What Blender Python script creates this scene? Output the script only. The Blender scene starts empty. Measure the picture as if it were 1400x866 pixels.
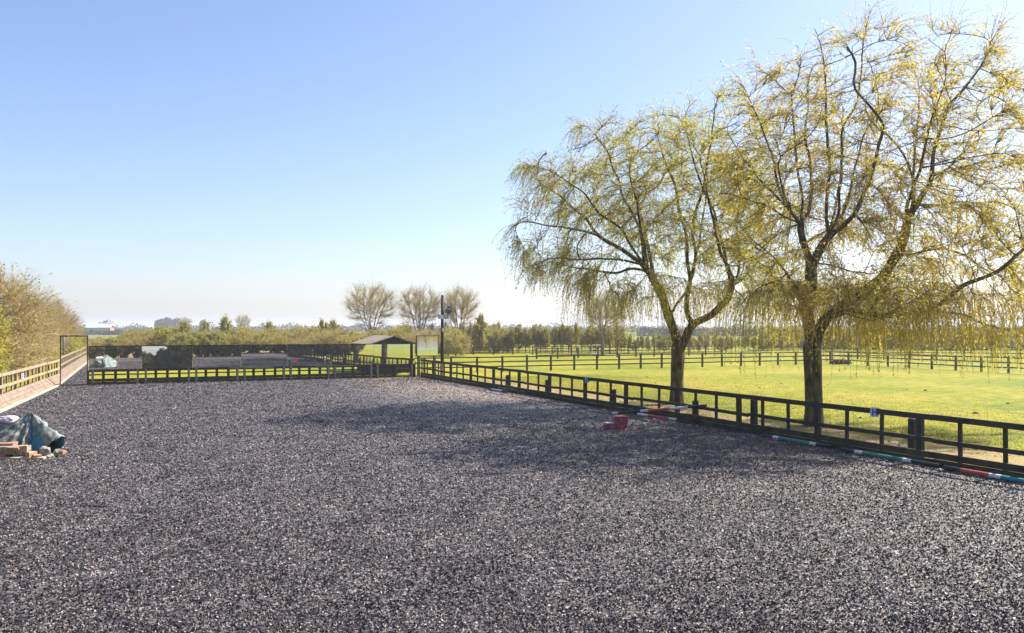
import bpy, math, random
import numpy as np
from mathutils import Vector, Matrix
R = math.radians
random.seed(4); rng = np.random.default_rng(7)
scn = bpy.context.scene
C = scn.collection
PHI = math.atan(510/1130)                 # angle of the arena's long side
CP, SP = math.cos(PHI), math.sin(PHI)
EYE = 3.1

# ------------------------------------------------------------------ camera, sky, sun, exposure
cam_d = bpy.data.cameras.new('camera'); cam = bpy.data.objects.new('camera', cam_d); C.objects.link(cam)
cam.location = (0, 0, EYE); cam.rotation_euler = (R(90), 0, 0)
cam_d.sensor_width = 36; cam_d.lens = 36*1130/1400; cam_d.shift_y = 16/1400
cam_d.clip_start = 0.1; cam_d.clip_end = 12000
scn.camera = cam
SUN_EL = R(44); SUN_AZ = R(31)            # azimuth measured from +X towards +Y
w = bpy.data.worlds.new('World'); scn.world = w; w.use_nodes = True
nt = w.node_tree
sky = nt.nodes.new('ShaderNodeTexSky'); sky.sky_type = 'NISHITA'; sky.sun_disc = False
sky.sun_elevation = SUN_EL; sky.sun_rotation = math.pi/2 - SUN_AZ
sky.air_density = 1.0; sky.dust_density = 1.1; sky.ozone_density = 3.6; sky.altitude = 0
bg = nt.nodes['Background']; bg.inputs['Strength'].default_value = 0.087
tint = nt.nodes.new('ShaderNodeMix'); tint.data_type = 'RGBA'; tint.blend_type = 'MULTIPLY'; tint.inputs[0].default_value = 1; tint.inputs[7].default_value = (0.99, 0.925, 0.98, 1)
nt.links.new(sky.outputs[0], tint.inputs[6]); nt.links.new(tint.outputs[2], bg.inputs[0])
sd = bpy.data.lights.new('sun', 'SUN'); sd.energy = 5.0; sd.angle = R(0.53); sd.color = (1.0, 0.93, 0.82)
so = bpy.data.objects.new('sun', sd); C.objects.link(so)
so.rotation_euler = Vector((math.cos(SUN_AZ)*math.cos(SUN_EL), math.sin(SUN_AZ)*math.cos(SUN_EL), math.sin(SUN_EL))).to_track_quat('Z', 'Y').to_euler()
scn.view_settings.view_transform = 'Standard'; scn.view_settings.look = 'None'
scn.view_settings.exposure = 1.31; scn.view_settings.gamma = 1.0
scn.render.engine = 'CYCLES'
scn.cycles.max_bounces = 8; scn.cycles.transparent_max_bounces = 8; scn.cycles.volume_bounces = 0

# ------------------------------------------------------------------ helpers
def P(u, v, h=0.0): return Vector((-SP*u + CP*v, CP*u + SP*v, h))
def uv_of(x, y): return (-SP*x + CP*y, CP*x + SP*y)

def props(o, label=None, cat=None, group=None, kind=None):
    if label: o['label'] = label
    if cat: o['category'] = cat
    if group: o['group'] = group
    if kind: o['kind'] = kind
    return o
def empty(name, loc, label, cat, group=None, rz=0.0):
    o = bpy.data.objects.new(name, None); C.objects.link(o)
    o.location = loc; o.rotation_euler = (0, 0, rz); o.empty_display_size = 0.2
    return props(o, label, cat, group)
def copy_tree(o, parent=None):
    c = o.copy(); C.objects.link(c); c.parent = parent
    for ch in o.children: copy_tree(ch, c)
    return c
def link_mesh(name, me, mat, parent=None, smooth=False):
    if mat is not None:
        for m in (mat if isinstance(mat, list) else [mat]): me.materials.append(m)
    if smooth: me.polygons.foreach_set('use_smooth', np.ones(len(me.polygons), bool))
    o = bpy.data.objects.new(name, me); C.objects.link(o); o.parent = parent
    return o
def np_mesh(name, V, F):
    V = np.asarray(V, np.float32); F = np.asarray(F, np.int32)
    me = bpy.data.meshes.new(name); k = F.shape[1]
    me.vertices.add(len(V)); me.vertices.foreach_set('co', V.ravel())
    me.loops.add(F.size); me.loops.foreach_set('vertex_index', F.ravel())
    me.polygons.add(len(F)); me.polygons.foreach_set('loop_start', np.arange(0, F.size, k, dtype=np.int32))
    try: me.polygons.foreach_set('loop_total', np.full(len(F), k, np.int32))
    except Exception: pass
    me.update(calc_edges=True); return me

class MB:
    def __init__(s): s.v = []; s.f = []; s.m = []
    def quad_box(s, corners, mi=0):
        b = len(s.v); s.v += [tuple(c) for c in corners]
        for f in ((0,3,2,1),(4,5,6,7),(0,1,5,4),(1,2,6,5),(2,3,7,6),(3,0,4,7)):
            s.f.append(tuple(b+i for i in f)); s.m.append(mi)
    def box(s, x0, x1, y0, y1, z0, z1, mi=0, jit=0.0):
        c = [(x0,y0,z0),(x1,y0,z0),(x1,y1,z0),(x0,y1,z0),(x0,y0,z1),(x1,y0,z1),(x1,y1,z1),(x0,y1,z1)]
        if jit: c = [tuple(a+random.uniform(-jit, jit) for a in p) for p in c]
        s.quad_box(c, mi)
    def beam(s, a, b, w, h, up=(0,0,1), mi=0):
        a = Vector(a); b = Vector(b); d = (b-a).normalized(); sd_ = d.cross(Vector(up)).normalized(); u_ = sd_.cross(d)
        q = [sd_*(-w/2)+u_*(-h/2), sd_*(w/2)+u_*(-h/2), sd_*(w/2)+u_*(h/2), sd_*(-w/2)+u_*(h/2)]
        s.quad_box([a+q[0], a+q[1], b+q[1], b+q[0], a+q[3], a+q[2], b+q[2], b+q[3]], mi)
    def tube(s, pts, rads, n=10, mi=0, cap=True):
        pts = [Vector(p) for p in pts]; base = len(s.v); prev = None
        for i, p in enumerate(pts):
            d = (pts[min(i+1, len(pts)-1)]-pts[max(i-1, 0)]).normalized()
            if prev is None: prev = d.orthogonal().normalized()
            prev = (prev - d*prev.dot(d)).normalized(); q = d.cross(prev)
            r = rads[i] if hasattr(rads, '__len__') else rads
            for k in range(n):
                a = 2*math.pi*k/n; s.v.append(tuple(p + (prev*math.cos(a)+q*math.sin(a))*r))
        for i in range(len(pts)-1):
            for k in range(n):
                s.f.append((base+i*n+k, base+i*n+(k+1)%n, base+(i+1)*n+(k+1)%n, base+(i+1)*n+k)); s.m.append(mi)
        if cap:
            s.f.append(tuple(base+k for k in range(n))[::-1]); s.m.append(mi)
            s.f.append(tuple(base+(len(pts)-1)*n+k for k in range(n))); s.m.append(mi)
    def build(s, name, mat, parent=None, bevel=0.0, smooth=False):
        me = bpy.data.meshes.new(name); me.from_pydata(s.v, [], s.f); me.update()
        o = link_mesh(name, me, mat, parent, smooth)
        if any(s.m): me.polygons.foreach_set('material_index', s.m)
        if bevel:
            b = o.modifiers.new('bevel', 'BEVEL'); b.width = bevel; b.segments = 2; b.limit_method = 'ANGLE'
        return o

# ------------------------------------------------------------------ materials
def nn(t, kind, **kw):
    n = t.nodes.new(kind)
    for k, v in kw.items(): setattr(n, k, v)
    return n
def ramp(t, stops):
    n = t.nodes.new('ShaderNodeValToRGB'); e = n.color_ramp.elements
    while len(e) < len(stops): e.new(0.5)
    for i, (p, c) in enumerate(stops):
        e[i].position = p; e[i].color = (*c, 1)
    return n
def mat_noise(name, c1, c2, scale=6.0, rough=0.8, bump=0.3, bscale=30.0, stretch=(1,1,1), coord='Object', metallic=0.0, dist=0.01, detail=6, lo=0.35, hi=0.65):
    m = bpy.data.materials.new(name); m.use_nodes = True; t = m.node_tree; b = t.nodes['Principled BSDF']
    tc = nn(t, 'ShaderNodeTexCoord'); mp = nn(t, 'ShaderNodeMapping'); mp.inputs['Scale'].default_value = stretch
    t.links.new(tc.outputs[coord], mp.inputs[0])
    n = nn(t, 'ShaderNodeTexNoise'); n.inputs['Scale'].default_value = scale; n.inputs['Detail'].default_value = detail
    t.links.new(mp.outputs[0], n.inputs['Vector'])
    r = ramp(t, [(lo, c1), (hi, c2)]); t.links.new(n.outputs[0], r.inputs[0]); t.links.new(r.outputs[0], b.inputs['Base Color'])
    b.inputs['Roughness'].default_value = rough; b.inputs['Metallic'].default_value = metallic
    if bump:
        n2 = nn(t, 'ShaderNodeTexNoise'); n2.inputs['Scale'].default_value = bscale; n2.inputs['Detail'].default_value = 5
        t.links.new(mp.outputs[0], n2.inputs['Vector'])
        bp = nn(t, 'ShaderNodeBump'); bp.inputs['Strength'].default_value = bump; bp.inputs['Distance'].default_value = dist
        t.links.new(n2.outputs[0], bp.inputs['Height']); t.links.new(bp.outputs[0], b.inputs['Normal'])
    return m
def mat_leaf(name, cols, trans=0.45, rough=0.6):
    m = bpy.data.materials.new(name); m.use_nodes = True; t = m.node_tree
    for n in list(t.nodes): t.nodes.remove(n)
    out = nn(t, 'ShaderNodeOutputMaterial'); g = nn(t, 'ShaderNodeNewGeometry')
    oi = nn(t, 'ShaderNodeObjectInfo'); tc = nn(t, 'ShaderNodeTexCoord')
    nz = nn(t, 'ShaderNodeTexNoise'); nz.inputs['Scale'].default_value = 0.8; nz.inputs['Detail'].default_value = 3
    t.links.new(tc.outputs['Object'], nz.inputs['Vector'])
    a = nn(t, 'ShaderNodeMath', operation='MULTIPLY_ADD'); a.inputs[1].default_value = 0.55; a.inputs[2].default_value = 0.0
    t.links.new(g.outputs['Random Per Island'], a.inputs[0])
    b2 = nn(t, 'ShaderNodeMath', operation='MULTIPLY_ADD'); b2.inputs[1].default_value = 0.6
    t.links.new(nz.outputs[0], b2.inputs[0]); t.links.new(a.outputs[0], b2.inputs[2])
    c2 = nn(t, 'ShaderNodeMath', operation='MULTIPLY_ADD'); c2.inputs[1].default_value = 0.3
    t.links.new(oi.outputs['Random'], c2.inputs[0]); t.links.new(b2.outputs[0], c2.inputs[2])
    d2 = nn(t, 'ShaderNodeMath', operation='SUBTRACT'); d2.inputs[1].default_value = 0.15
    t.links.new(c2.outputs[0], d2.inputs[0])
    k = len(cols); r = ramp(t, [(0.12+0.76*i/(k-1), c) for i, c in enumerate(cols)]); t.links.new(d2.outputs[0], r.inputs[0])
    df = nn(t, 'ShaderNodeBsdfPrincipled'); df.inputs['Roughness'].default_value = rough; df.inputs['Specular IOR Level'].default_value = 0.25
    tr = nn(t, 'ShaderNodeBsdfTranslucent'); mx = nn(t, 'ShaderNodeMixShader'); mx.inputs[0].default_value = trans
    t.links.new(r.outputs[0], df.inputs['Base Color']); t.links.new(r.outputs[0], tr.inputs[0])
    t.links.new(df.outputs[0], mx.inputs[1]); t.links.new(tr.outputs[0], mx.inputs[2]); t.links.new(mx.outputs[0], out.inputs[0])
    return m
def mat_flat(name, c, rough=0.6, metallic=0.0):
    return mat_noise(name, tuple(a*0.82 for a in c), c, scale=9, rough=rough, bump=0.08, bscale=60, metallic=metallic)

M = {}
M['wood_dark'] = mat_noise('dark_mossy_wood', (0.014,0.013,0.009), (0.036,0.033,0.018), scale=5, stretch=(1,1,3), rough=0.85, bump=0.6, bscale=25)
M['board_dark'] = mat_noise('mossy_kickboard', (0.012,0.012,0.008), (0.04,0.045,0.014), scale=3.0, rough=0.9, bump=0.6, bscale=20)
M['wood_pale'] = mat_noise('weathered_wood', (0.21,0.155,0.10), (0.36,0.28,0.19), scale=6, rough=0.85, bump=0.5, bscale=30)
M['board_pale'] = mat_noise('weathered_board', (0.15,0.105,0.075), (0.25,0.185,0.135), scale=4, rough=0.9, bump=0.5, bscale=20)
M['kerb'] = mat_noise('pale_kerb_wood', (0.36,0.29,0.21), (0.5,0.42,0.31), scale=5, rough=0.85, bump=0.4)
M['post_grey'] = mat_noise('grey_timber', (0.13,0.12,0.115), (0.26,0.24,0.23), scale=7, rough=0.85, bump=0.4, stretch=(3,3,1))
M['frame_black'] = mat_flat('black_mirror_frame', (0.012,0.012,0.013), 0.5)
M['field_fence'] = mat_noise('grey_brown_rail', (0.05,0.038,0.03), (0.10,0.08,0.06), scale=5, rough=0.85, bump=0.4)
M['bark'] = mat_noise('willow_bark', (0.035,0.027,0.014), (0.15,0.12,0.055), scale=9, stretch=(1,1,0.35), rough=0.95, bump=1.0, bscale=14, dist=0.04)
M['twig'] = mat_noise('willow_twig', (0.17,0.12,0.035), (0.30,0.22,0.06), scale=1.5, rough=0.7, bump=0)
M['leaf_willow'] = mat_leaf('willow_leaf', [(0.55,0.36,0.05), (0.60,0.46,0.055), (0.55,0.50,0.06), (0.38,0.42,0.06)], 0.68)
M['bark_grey'] = mat_noise('grey_bark', (0.10,0.08,0.05), (0.20,0.165,0.10), scale=4, rough=0.95, bump=0.5)
M['twig_grey'] = mat_noise('bare_twig', (0.26,0.19,0.10), (0.42,0.33,0.18), scale=1.0, rough=0.8, bump=0)
M['twig_brown'] = mat_noise('brown_hedge_twig', (0.30,0.21,0.105), (0.52,0.40,0.21), scale=0.7, rough=0.8, bump=0)
M['leaf_bud'] = mat_leaf('budding_leaf', [(0.28,0.22,0.07), (0.38,0.33,0.08), (0.44,0.38,0.10)], 0.45)
M['leaf_hedge'] = mat_leaf('hedge_leaf', [(0.46,0.29,0.14), (0.40,0.29,0.12), (0.40,0.34,0.08), (0.28,0.29,0.06)], 0.4)
M['leaf_fresh'] = mat_leaf('fresh_hedge_leaf', [(0.30,0.31,0.05), (0.42,0.42,0.06), (0.50,0.43,0.09)], 0.5)
M['leaf_dark'] = mat_leaf('evergreen_leaf', [(0.02,0.03,0.012), (0.09,0.095,0.04), (0.30,0.23,0.10)], 0.15)
M['leaf_far'] = mat_leaf('far_wood_leaf', [(0.03,0.04,0.025), (0.05,0.055,0.03), (0.075,0.07,0.04)], 0.2)
M['leaf_belt'] = mat_leaf('young_belt_leaf', [(0.18,0.17,0.05), (0.32,0.31,0.06), (0.42,0.37,0.08)], 0.4)
M['red_plastic'] = mat_noise('faded_red_plastic', (0.20,0.022,0.04), (0.34,0.06,0.08), scale=8, rough=0.5, bump=0.1)
M['white_paint'] = mat_flat('white_paint', (0.72,0.72,0.72), 0.5)
M['navy_paint'] = mat_flat('navy_paint', (0.009,0.010,0.03), 0.45)
M['red_paint'] = mat_flat('faded_red_paint', (0.5,0.09,0.07), 0.5)
M['green_paint'] = mat_flat('sea_green_paint', (0.03,0.22,0.17), 0.5)
M['teal_paint'] = mat_flat('teal_paint', (0.02,0.25,0.30), 0.5)
M['blue_sign'] = mat_flat('letter_blue', (0.04,0.06,0.35), 0.4)
M['sign_plate'] = mat_flat('sign_plate', (0.55,0.68,0.8), 0.35)
M['metal_grey'] = mat_flat('galvanised_metal', (0.32,0.33,0.35), 0.4, 0.7)
M['lamp_body'] = mat_flat('lamp_body', (0.05,0.06,0.09), 0.4)
M['roof'] = mat_noise('brown_felt_roof', (0.16,0.125,0.095), (0.27,0.21,0.155), scale=3, rough=0.9, bump=0.4)
M['barn_roof'] = mat_flat('pale_blue_barn_roof', (0.5,0.6,0.72), 0.4)
M['brick'] = mat_noise('brick', (0.35,0.16,0.10), (0.5,0.24,0.15), scale=12, rough=0.9, bump=0.4)
M['tarp'] = mat_noise('grey_green_tarp', (0.08,0.11,0.11), (0.30,0.33,0.30), scale=7, rough=0.8, bump=0.7, bscale=16, dist=0.02)
M['tarp_blue'] = mat_noise('blue_tarp', (0.01,0.11,0.20), (0.02,0.24,0.38), scale=8, rough=0.45, bump=0.5, bscale=20)
M['terracotta'] = mat_noise('terracotta', (0.26,0.12,0.08), (0.44,0.23,0.15), scale=14, rough=0.9, bump=0.4)
M['stone'] = mat_noise('pale_stone', (0.14,0.145,0.12), (0.34,0.33,0.28), scale=12, rough=0.9, bump=0.6)
M['bag'] = mat_noise('lilac_white_bag', (0.5,0.4,0.62), (0.75,0.72,0.8), scale=10, rough=0.5, bump=0.5, bscale=15)
M['orange_wood'] = mat_noise('orange_wood', (0.30,0.18,0.10), (0.48,0.33,0.21), scale=14, rough=0.8, bump=0.3)
mm = bpy.data.materials.new('mirror_glass'); mm.use_nodes = True; b = mm.node_tree.nodes['Principled BSDF']
b.inputs['Metallic'].default_value = 1; b.inputs['Roughness'].default_value = 0.015; b.inputs['Base Color'].default_value = (0.86,0.88,0.88,1)
M['mirror'] = mm

# arena surface: rubber and sand chips
def arena_material():
    m = bpy.data.materials.new('rubber_chip_surface'); m.use_nodes = True; t = m.node_tree; b = t.nodes['Principled BSDF']
    tc = nn(t, 'ShaderNodeTexCoord')
    dn = nn(t, 'ShaderNodeTexNoise'); dn.inputs['Scale'].default_value = 22; dn.inputs['Detail'].default_value = 2
    t.links.new(tc.outputs['Object'], dn.inputs['Vector'])
    mixv = nn(t, 'ShaderNodeVectorMath', operation='MULTIPLY_ADD'); mixv.inputs[1].default_value = (0.05,0.05,0.05)
    t.links.new(dn.outputs['Color'], mixv.inputs[0]); t.links.new(tc.outputs['Object'], mixv.inputs[2])
    vo = nn(t, 'ShaderNodeTexVoronoi'); vo.inputs['Scale'].default_value = 22
    t.links.new(mixv.outputs[0], vo.inputs['Vector'])
    sep = nn(t, 'ShaderNodeSeparateColor'); t.links.new(vo.outputs['Color'], sep.inputs[0])
    r1 = ramp(t, [(0.0,(0.007,0.0065,0.0075)), (0.3,(0.020,0.0185,0.022)), (0.62,(0.055,0.050,0.054)), (0.85,(0.11,0.10,0.10)), (1.0,(0.19,0.172,0.165))])
    t.links.new(sep.outputs[0], r1.inputs[0])
    r1b = ramp(t, [(0.955,(0,0,0)), (0.975,(1,1,1))]); t.links.new(sep.outputs[1], r1b.inputs[0])
    tan = nn(t, 'ShaderNodeMix', data_type='RGBA'); tan.inputs[7].default_value = (0.20,0.135,0.085,1)
    t.links.new(r1b.outputs[0], tan.inputs[0]); t.links.new(r1.outputs[0], tan.inputs[6])
    # broad patches: scuffed, sandy near the fence and far corner
    n2 = nn(t, 'ShaderNodeTexNoise'); n2.inputs['Scale'].default_value = 0.35; n2.inputs['Detail'].default_value = 5
    t.links.new(tc.outputs['Object'], n2.inputs['Vector'])
    sx = nn(t, 'ShaderNodeSeparateXYZ'); t.links.new(tc.outputs['Object'], sx.inputs[0])
    mr = nn(t, 'ShaderNodeMapRange'); mr.inputs[1].default_value = 9.0; mr.inputs[2].default_value = 15.5; t.links.new(sx.outputs[0], mr.inputs[0])
    mr2 = nn(t, 'ShaderNodeMapRange'); mr2.inputs[1].default_value = 24; mr2.inputs[2].default_value = 38; t.links.new(sx.outputs[1], mr2.inputs[0])
    mu = nn(t, 'ShaderNodeMath', operation='MULTIPLY'); t.links.new(mr.outputs[0], mu.inputs[0]); t.links.new(mr2.outputs[0], mu.inputs[1])
    mu2 = nn(t, 'ShaderNodeMath', operation='MULTIPLY_ADD'); mu2.inputs[1].default_value = 0.5; t.links.new(n2.outputs[0], mu2.inputs[0]); t.links.new(mu.outputs[0], mu2.inputs[2])
    rr = ramp(t, [(0.33,(0,0,0)), (1.2,(0.62,0.62,0.62))]); t.links.new(mu2.outputs[0], rr.inputs[0])
    sand = nn(t, 'ShaderNodeMix', data_type='RGBA'); sand.inputs[7].default_value = (0.27,0.205,0.16,1)
    t.links.new(rr.outputs[0], sand.inputs[0]); t.links.new(tan.outputs[2], sand.inputs[6])
    n6 = nn(t, 'ShaderNodeTexNoise'); n6.inputs['Scale'].default_value = 5.5; n6.inputs['Detail'].default_value = 4; n6.inputs['Roughness'].default_value = 0.75
    t.links.new(tc.outputs['Object'], n6.inputs['Vector'])
    r6 = ramp(t, [(0.35,(0.25,0.25,0.25)), (0.5,(0.88,0.88,0.86)), (0.65,(2.0,1.98,1.9))]); t.links.new(n6.outputs[0], r6.inputs[0])
    n3 = nn(t, 'ShaderNodeTexNoise'); n3.inputs['Scale'].default_value = 1.3; n3.inputs['Detail'].default_value = 6
    t.links.new(tc.outputs['Object'], n3.inputs['Vector'])
    r3 = ramp(t, [(0.35,(0.78,0.78,0.78)), (0.65,(1.25,1.25,1.25))]); t.links.new(n3.outputs[0], r3.inputs[0])
    ml = nn(t, 'ShaderNodeMix', data_type='RGBA', blend_type='MULTIPLY'); ml.inputs[0].default_value = 1
    t.links.new(sand.outputs[2], ml.inputs[6]); t.links.new(r3.outputs[0], ml.inputs[7])
    m6 = nn(t, 'ShaderNodeMix', data_type='RGBA', blend_type='MULTIPLY'); m6.inputs[0].default_value = 1
    t.links.new(ml.outputs[2], m6.inputs[6]); t.links.new(r6.outputs[0], m6.inputs[7])
    t.links.new(m6.outputs[2], b.inputs['Base Color'])
    b.inputs['Roughness'].default_value = 0.6; b.inputs['Specular IOR Level'].default_value = 0.5
    # chips relief + footprints
    hr = nn(t, 'ShaderNodeMath', operation='SUBTRACT'); hr.inputs[0].default_value = 1
    t.links.new(vo.outputs['Distance'], hr.inputs[1])
    n4 = nn(t, 'ShaderNodeTexNoise'); n4.inputs['Scale'].default_value = 5; n4.inputs['Detail'].default_value = 7
    t.links.new(tc.outputs['Object'], n4.inputs['Vector'])
    bp1 = nn(t, 'ShaderNodeBump'); bp1.inputs['Distance'].default_value = 0.03; bp1.inputs['Strength'].default_value = 0.9
    t.links.new(n4.outputs[0], bp1.inputs['Height'])
    bp2 = nn(t, 'ShaderNodeBump'); bp2.inputs['Distance'].default_value = 0.012; bp2.inputs['Strength'].default_value = 1.0
    t.links.new(hr.outputs[0], bp2.inputs['Height']); t.links.new(bp1.outputs[0], bp2.inputs['Normal'])
    t.links.new(bp2.outputs[0], b.inputs['Normal'])
    return m
M['arena'] = arena_material()
M['chip'] = mat_leaf('rubber_chip', [(0.012,0.010,0.012), (0.055,0.048,0.053), (0.18,0.157,0.16), (0.38,0.335,0.32)], 0.0, 0.5)

def field_material():
    m = bpy.data.materials.new('pasture_grass'); m.use_nodes = True; t = m.node_tree; b = t.nodes['Principled BSDF']
    tc = nn(t, 'ShaderNodeTexCoord')
    def noise(s, d=6, sc=(1,1,1)):
        mp = nn(t, 'ShaderNodeMapping'); mp.inputs['Scale'].default_value = sc; t.links.new(tc.outputs['Object'], mp.inputs[0])
        n = nn(t, 'ShaderNodeTexNoise'); n.inputs['Scale'].default_value = s; n.inputs['Detail'].default_value = d
        t.links.new(mp.outputs[0], n.inputs['Vector']); return n
    a = noise(0.12); fine = noise(1.6, 10)
    ra = ramp(t, [(0.36,(0.135,0.17,0.004)), (0.5,(0.215,0.215,0.006)), (0.7,(0.29,0.245,0.028))]); t.links.new(a.outputs[0], ra.inputs[0])
    rf = ramp(t, [(0.3,(0.62,0.66,0.6)), (0.7,(1.25,1.2,1.2))]); t.links.new(fine.outputs[0], rf.inputs[0])
    ml = nn(t, 'ShaderNodeMix', data_type='RGBA', blend_type='MULTIPLY'); ml.inputs[0].default_value = 1
    t.links.new(ra.outputs[0], ml.inputs[6]); t.links.new(rf.outputs[0], ml.inputs[7])
    # trodden earth along the arena fence (object space is the arena frame)
    sx = nn(t, 'ShaderNodeSeparateXYZ'); t.links.new(tc.outputs['Object'], sx.inputs[0])
    e1 = nn(t, 'ShaderNodeMapRange'); e1.inputs[1].default_value = 22.0; e1.inputs[2].default_value = 18.0; t.links.new(sx.outputs[0], e1.inputs[0])
    e3 = nn(t, 'ShaderNodeMapRange'); e3.inputs[1].default_value = 52; e3.inputs[2].default_value = 44; t.links.new(sx.outputs[1], e3.inputs[0])
    ee = nn(t, 'ShaderNodeMath', operation='MULTIPLY'); t.links.new(e1.outputs[0], ee.inputs[0]); t.links.new(e3.outputs[0], ee.inputs[1])
    n5 = noise(0.8, 7); s5 = nn(t, 'ShaderNodeMath', operation='MULTIPLY_ADD'); s5.inputs[1].default_value = 0.34
    t.links.new(ee.outputs[0], s5.inputs[0]); t.links.new(n5.outputs[0], s5.inputs[2])
    r5 = ramp(t, [(0.60,(0,0,0)), (0.80,(0.8,0.8,0.8))]); t.links.new(s5.outputs[0], r5.inputs[0])
    mx = nn(t, 'ShaderNodeMix', data_type='RGBA'); mx.inputs[7].default_value = (0.27,0.19,0.12,1)
    t.links.new(r5.outputs[0], mx.inputs[0]); t.links.new(ml.outputs[2], mx.inputs[6])
    # far fields: patches of greens and plough
    ff = nn(t, 'ShaderNodeTexVoronoi'); ff.inputs['Scale'].default_value = 0.006; t.links.new(tc.outputs['Object'], ff.inputs['Vector'])
    sc = nn(t, 'ShaderNodeSeparateColor'); t.links.new(ff.outputs['Color'], sc.inputs[0])
    rff = ramp(t, [(0.0,(0.10,0.17,0.03)), (0.4,(0.16,0.2,0.04)), (0.7,(0.2,0.17,0.09)), (1,(0.09,0.15,0.03))]); t.links.new(sc.outputs[0], rff.inputs[0])
    ln = nn(t, 'ShaderNodeVectorMath', operation='LENGTH'); t.links.new(tc.outputs['Object'], ln.inputs[0])
    fr = nn(t, 'ShaderNodeMapRange'); fr.inputs[1].default_value = 150; fr.inputs[2].default_value = 190; t.links.new(ln.outputs['Value'], fr.inputs[0])
    fm = nn(t, 'ShaderNodeMix', data_type='RGBA'); t.links.new(fr.outputs[0], fm.inputs[0]); t.links.new(mx.outputs[2], fm.inputs[6]); t.links.new(rff.outputs[0], fm.inputs[7])
    t.links.new(fm.outputs[2], b.inputs['Base Color']); b.inputs['Roughness'].default_value = 0.9; b.inputs['Specular IOR Level'].default_value = 0.15
    bn = noise(9, 6); bp = nn(t, 'ShaderNodeBump'); bp.inputs['Distance'].default_value = 0.05; bp.inputs['Strength'].default_value = 0.8
    t.links.new(bn.outputs[0], bp.inputs['Height']); t.links.new(bp.outputs[0], b.inputs['Normal'])
    return m
M['field'] = field_material()
M['grass_blade'] = mat_leaf('grass_blade', [(0.14,0.16,0.012), (0.23,0.22,0.018), (0.33,0.28,0.05)], 0.4)

# ------------------------------------------------------------------ the setting
def sheet(name, x0, x1, y0, y1, z, mat, rot=PHI, cuts=1):
    xs = np.linspace(x0, x1, cuts+1); ys = np.linspace(y0, y1, cuts+1)
    g = np.array([(x, y, 0) for y in ys for x in xs]); n = cuts+1
    f = [(j*n+i, j*n+i+1, (j+1)*n+i+1, (j+1)*n+i) for j in range(cuts) for i in range(cuts)]
    o = link_mesh(name, np_mesh(name, g, f), mat); o.location = (0, 0, z); o.rotation_euler = (0, 0, rot)
    props(o, kind='structure'); return o
sheet('field', -6000, 6000, -600, 6500, 0.0, M['field'], cuts=8)

KU = [-12, 50.45]                                 # along the left kerb
def kv(u): return -3.9 - (50.1-u)*0.0466
# arena surface: polygon in the arena frame
me = bpy.data.meshes.new('arena_surface')
NX, NY = 60, 120
vv = []; 
for j in range(NY+1):
    u = -2.6 + (50.5+2.6)*j/NY
    for i in range(NX+1):
        v = kv(u) + (16.35-kv(u))*i/NX
        e = min(i, NX-i, 3)/3*min(NY-j, 3)/3
        z = 0.012 + 0.02*e*(math.sin(u*1.7+v*0.6)*math.sin(v*1.9-u*0.3)+math.sin(u*0.5+2)*math.sin(v*0.7))*0.5 + 0.012*e
        vv.append((v, u, z))
ff = [(j*(NX+1)+i, j*(NX+1)+i+1, (j+1)*(NX+1)+i+1, (j+1)*(NX+1)+i) for j in range(NY) for i in range(NX)]
me.from_pydata(vv, [], ff); me.update()
ar = link_mesh('arena_surface', me, M['arena'], smooth=True); ar.rotation_euler = (0, 0, PHI); props(ar, kind='structure')

# hills on the horizon
def hills(name, d0, hmax, depth, seed, ang0=-50, ang1=50):
    r_ = np.random.default_rng(seed); n = 160; V = []; ph = r_.random(8)*6.28
    for i in range(n+1):
        a = R(ang0 + (ang1-ang0)*i/n)
        h = hmax*(0.45+0.25*math.sin(a*9+ph[0])+0.16*math.sin(a*23+ph[1])+0.1*math.sin(a*61+ph[2])+0.05*math.sin(a*140+ph[3]))
        h = max(h, 1)
        for (dd, hh) in ((-depth, -0.5), (-depth*0.5, h*0.6), (0, h), (depth*0.6, h*0.5), (depth, -0.5)):
            d = d0+dd; V.append((d*math.sin(a), d*math.cos(a), hh))
    F = [(i*5+k, (i+1)*5+k, (i+1)*5+k+1, i*5+k+1) for i in range(n) for k in range(4)]
    o = link_mesh(name, np_mesh(name, V, F), M['hill'], smooth=True); props(o, kind='structure')
M['hill'] = mat_noise('wooded_hill', (0.05,0.07,0.03), (0.11,0.12,0.05), scale=0.01, rough=1, bump=0)
hills('hills', 3300, 20, 500, 3)

# haze
hz = MB(); hz.box(-4300, 4300, -250, 4300, -1.5, 24)
hm = bpy.data.materials.new('haze'); hm.use_nodes = True; t = hm.node_tree
for n in list(t.nodes): t.nodes.remove(n)
o_ = nn(t, 'ShaderNodeOutputMaterial'); pv = nn(t, 'ShaderNodeVolumePrincipled')
pv.inputs['Color'].default_value = (0.87, 0.92, 1.0, 1); pv.inputs['Density'].default_value = 0.0005
pv.inputs['Anisotropy'].default_value = 0.2
t.links.new(pv.outputs[0], o_.inputs['Volume'])
hb = hz.build('haze', hm); props(hb, kind='stuff')

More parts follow.
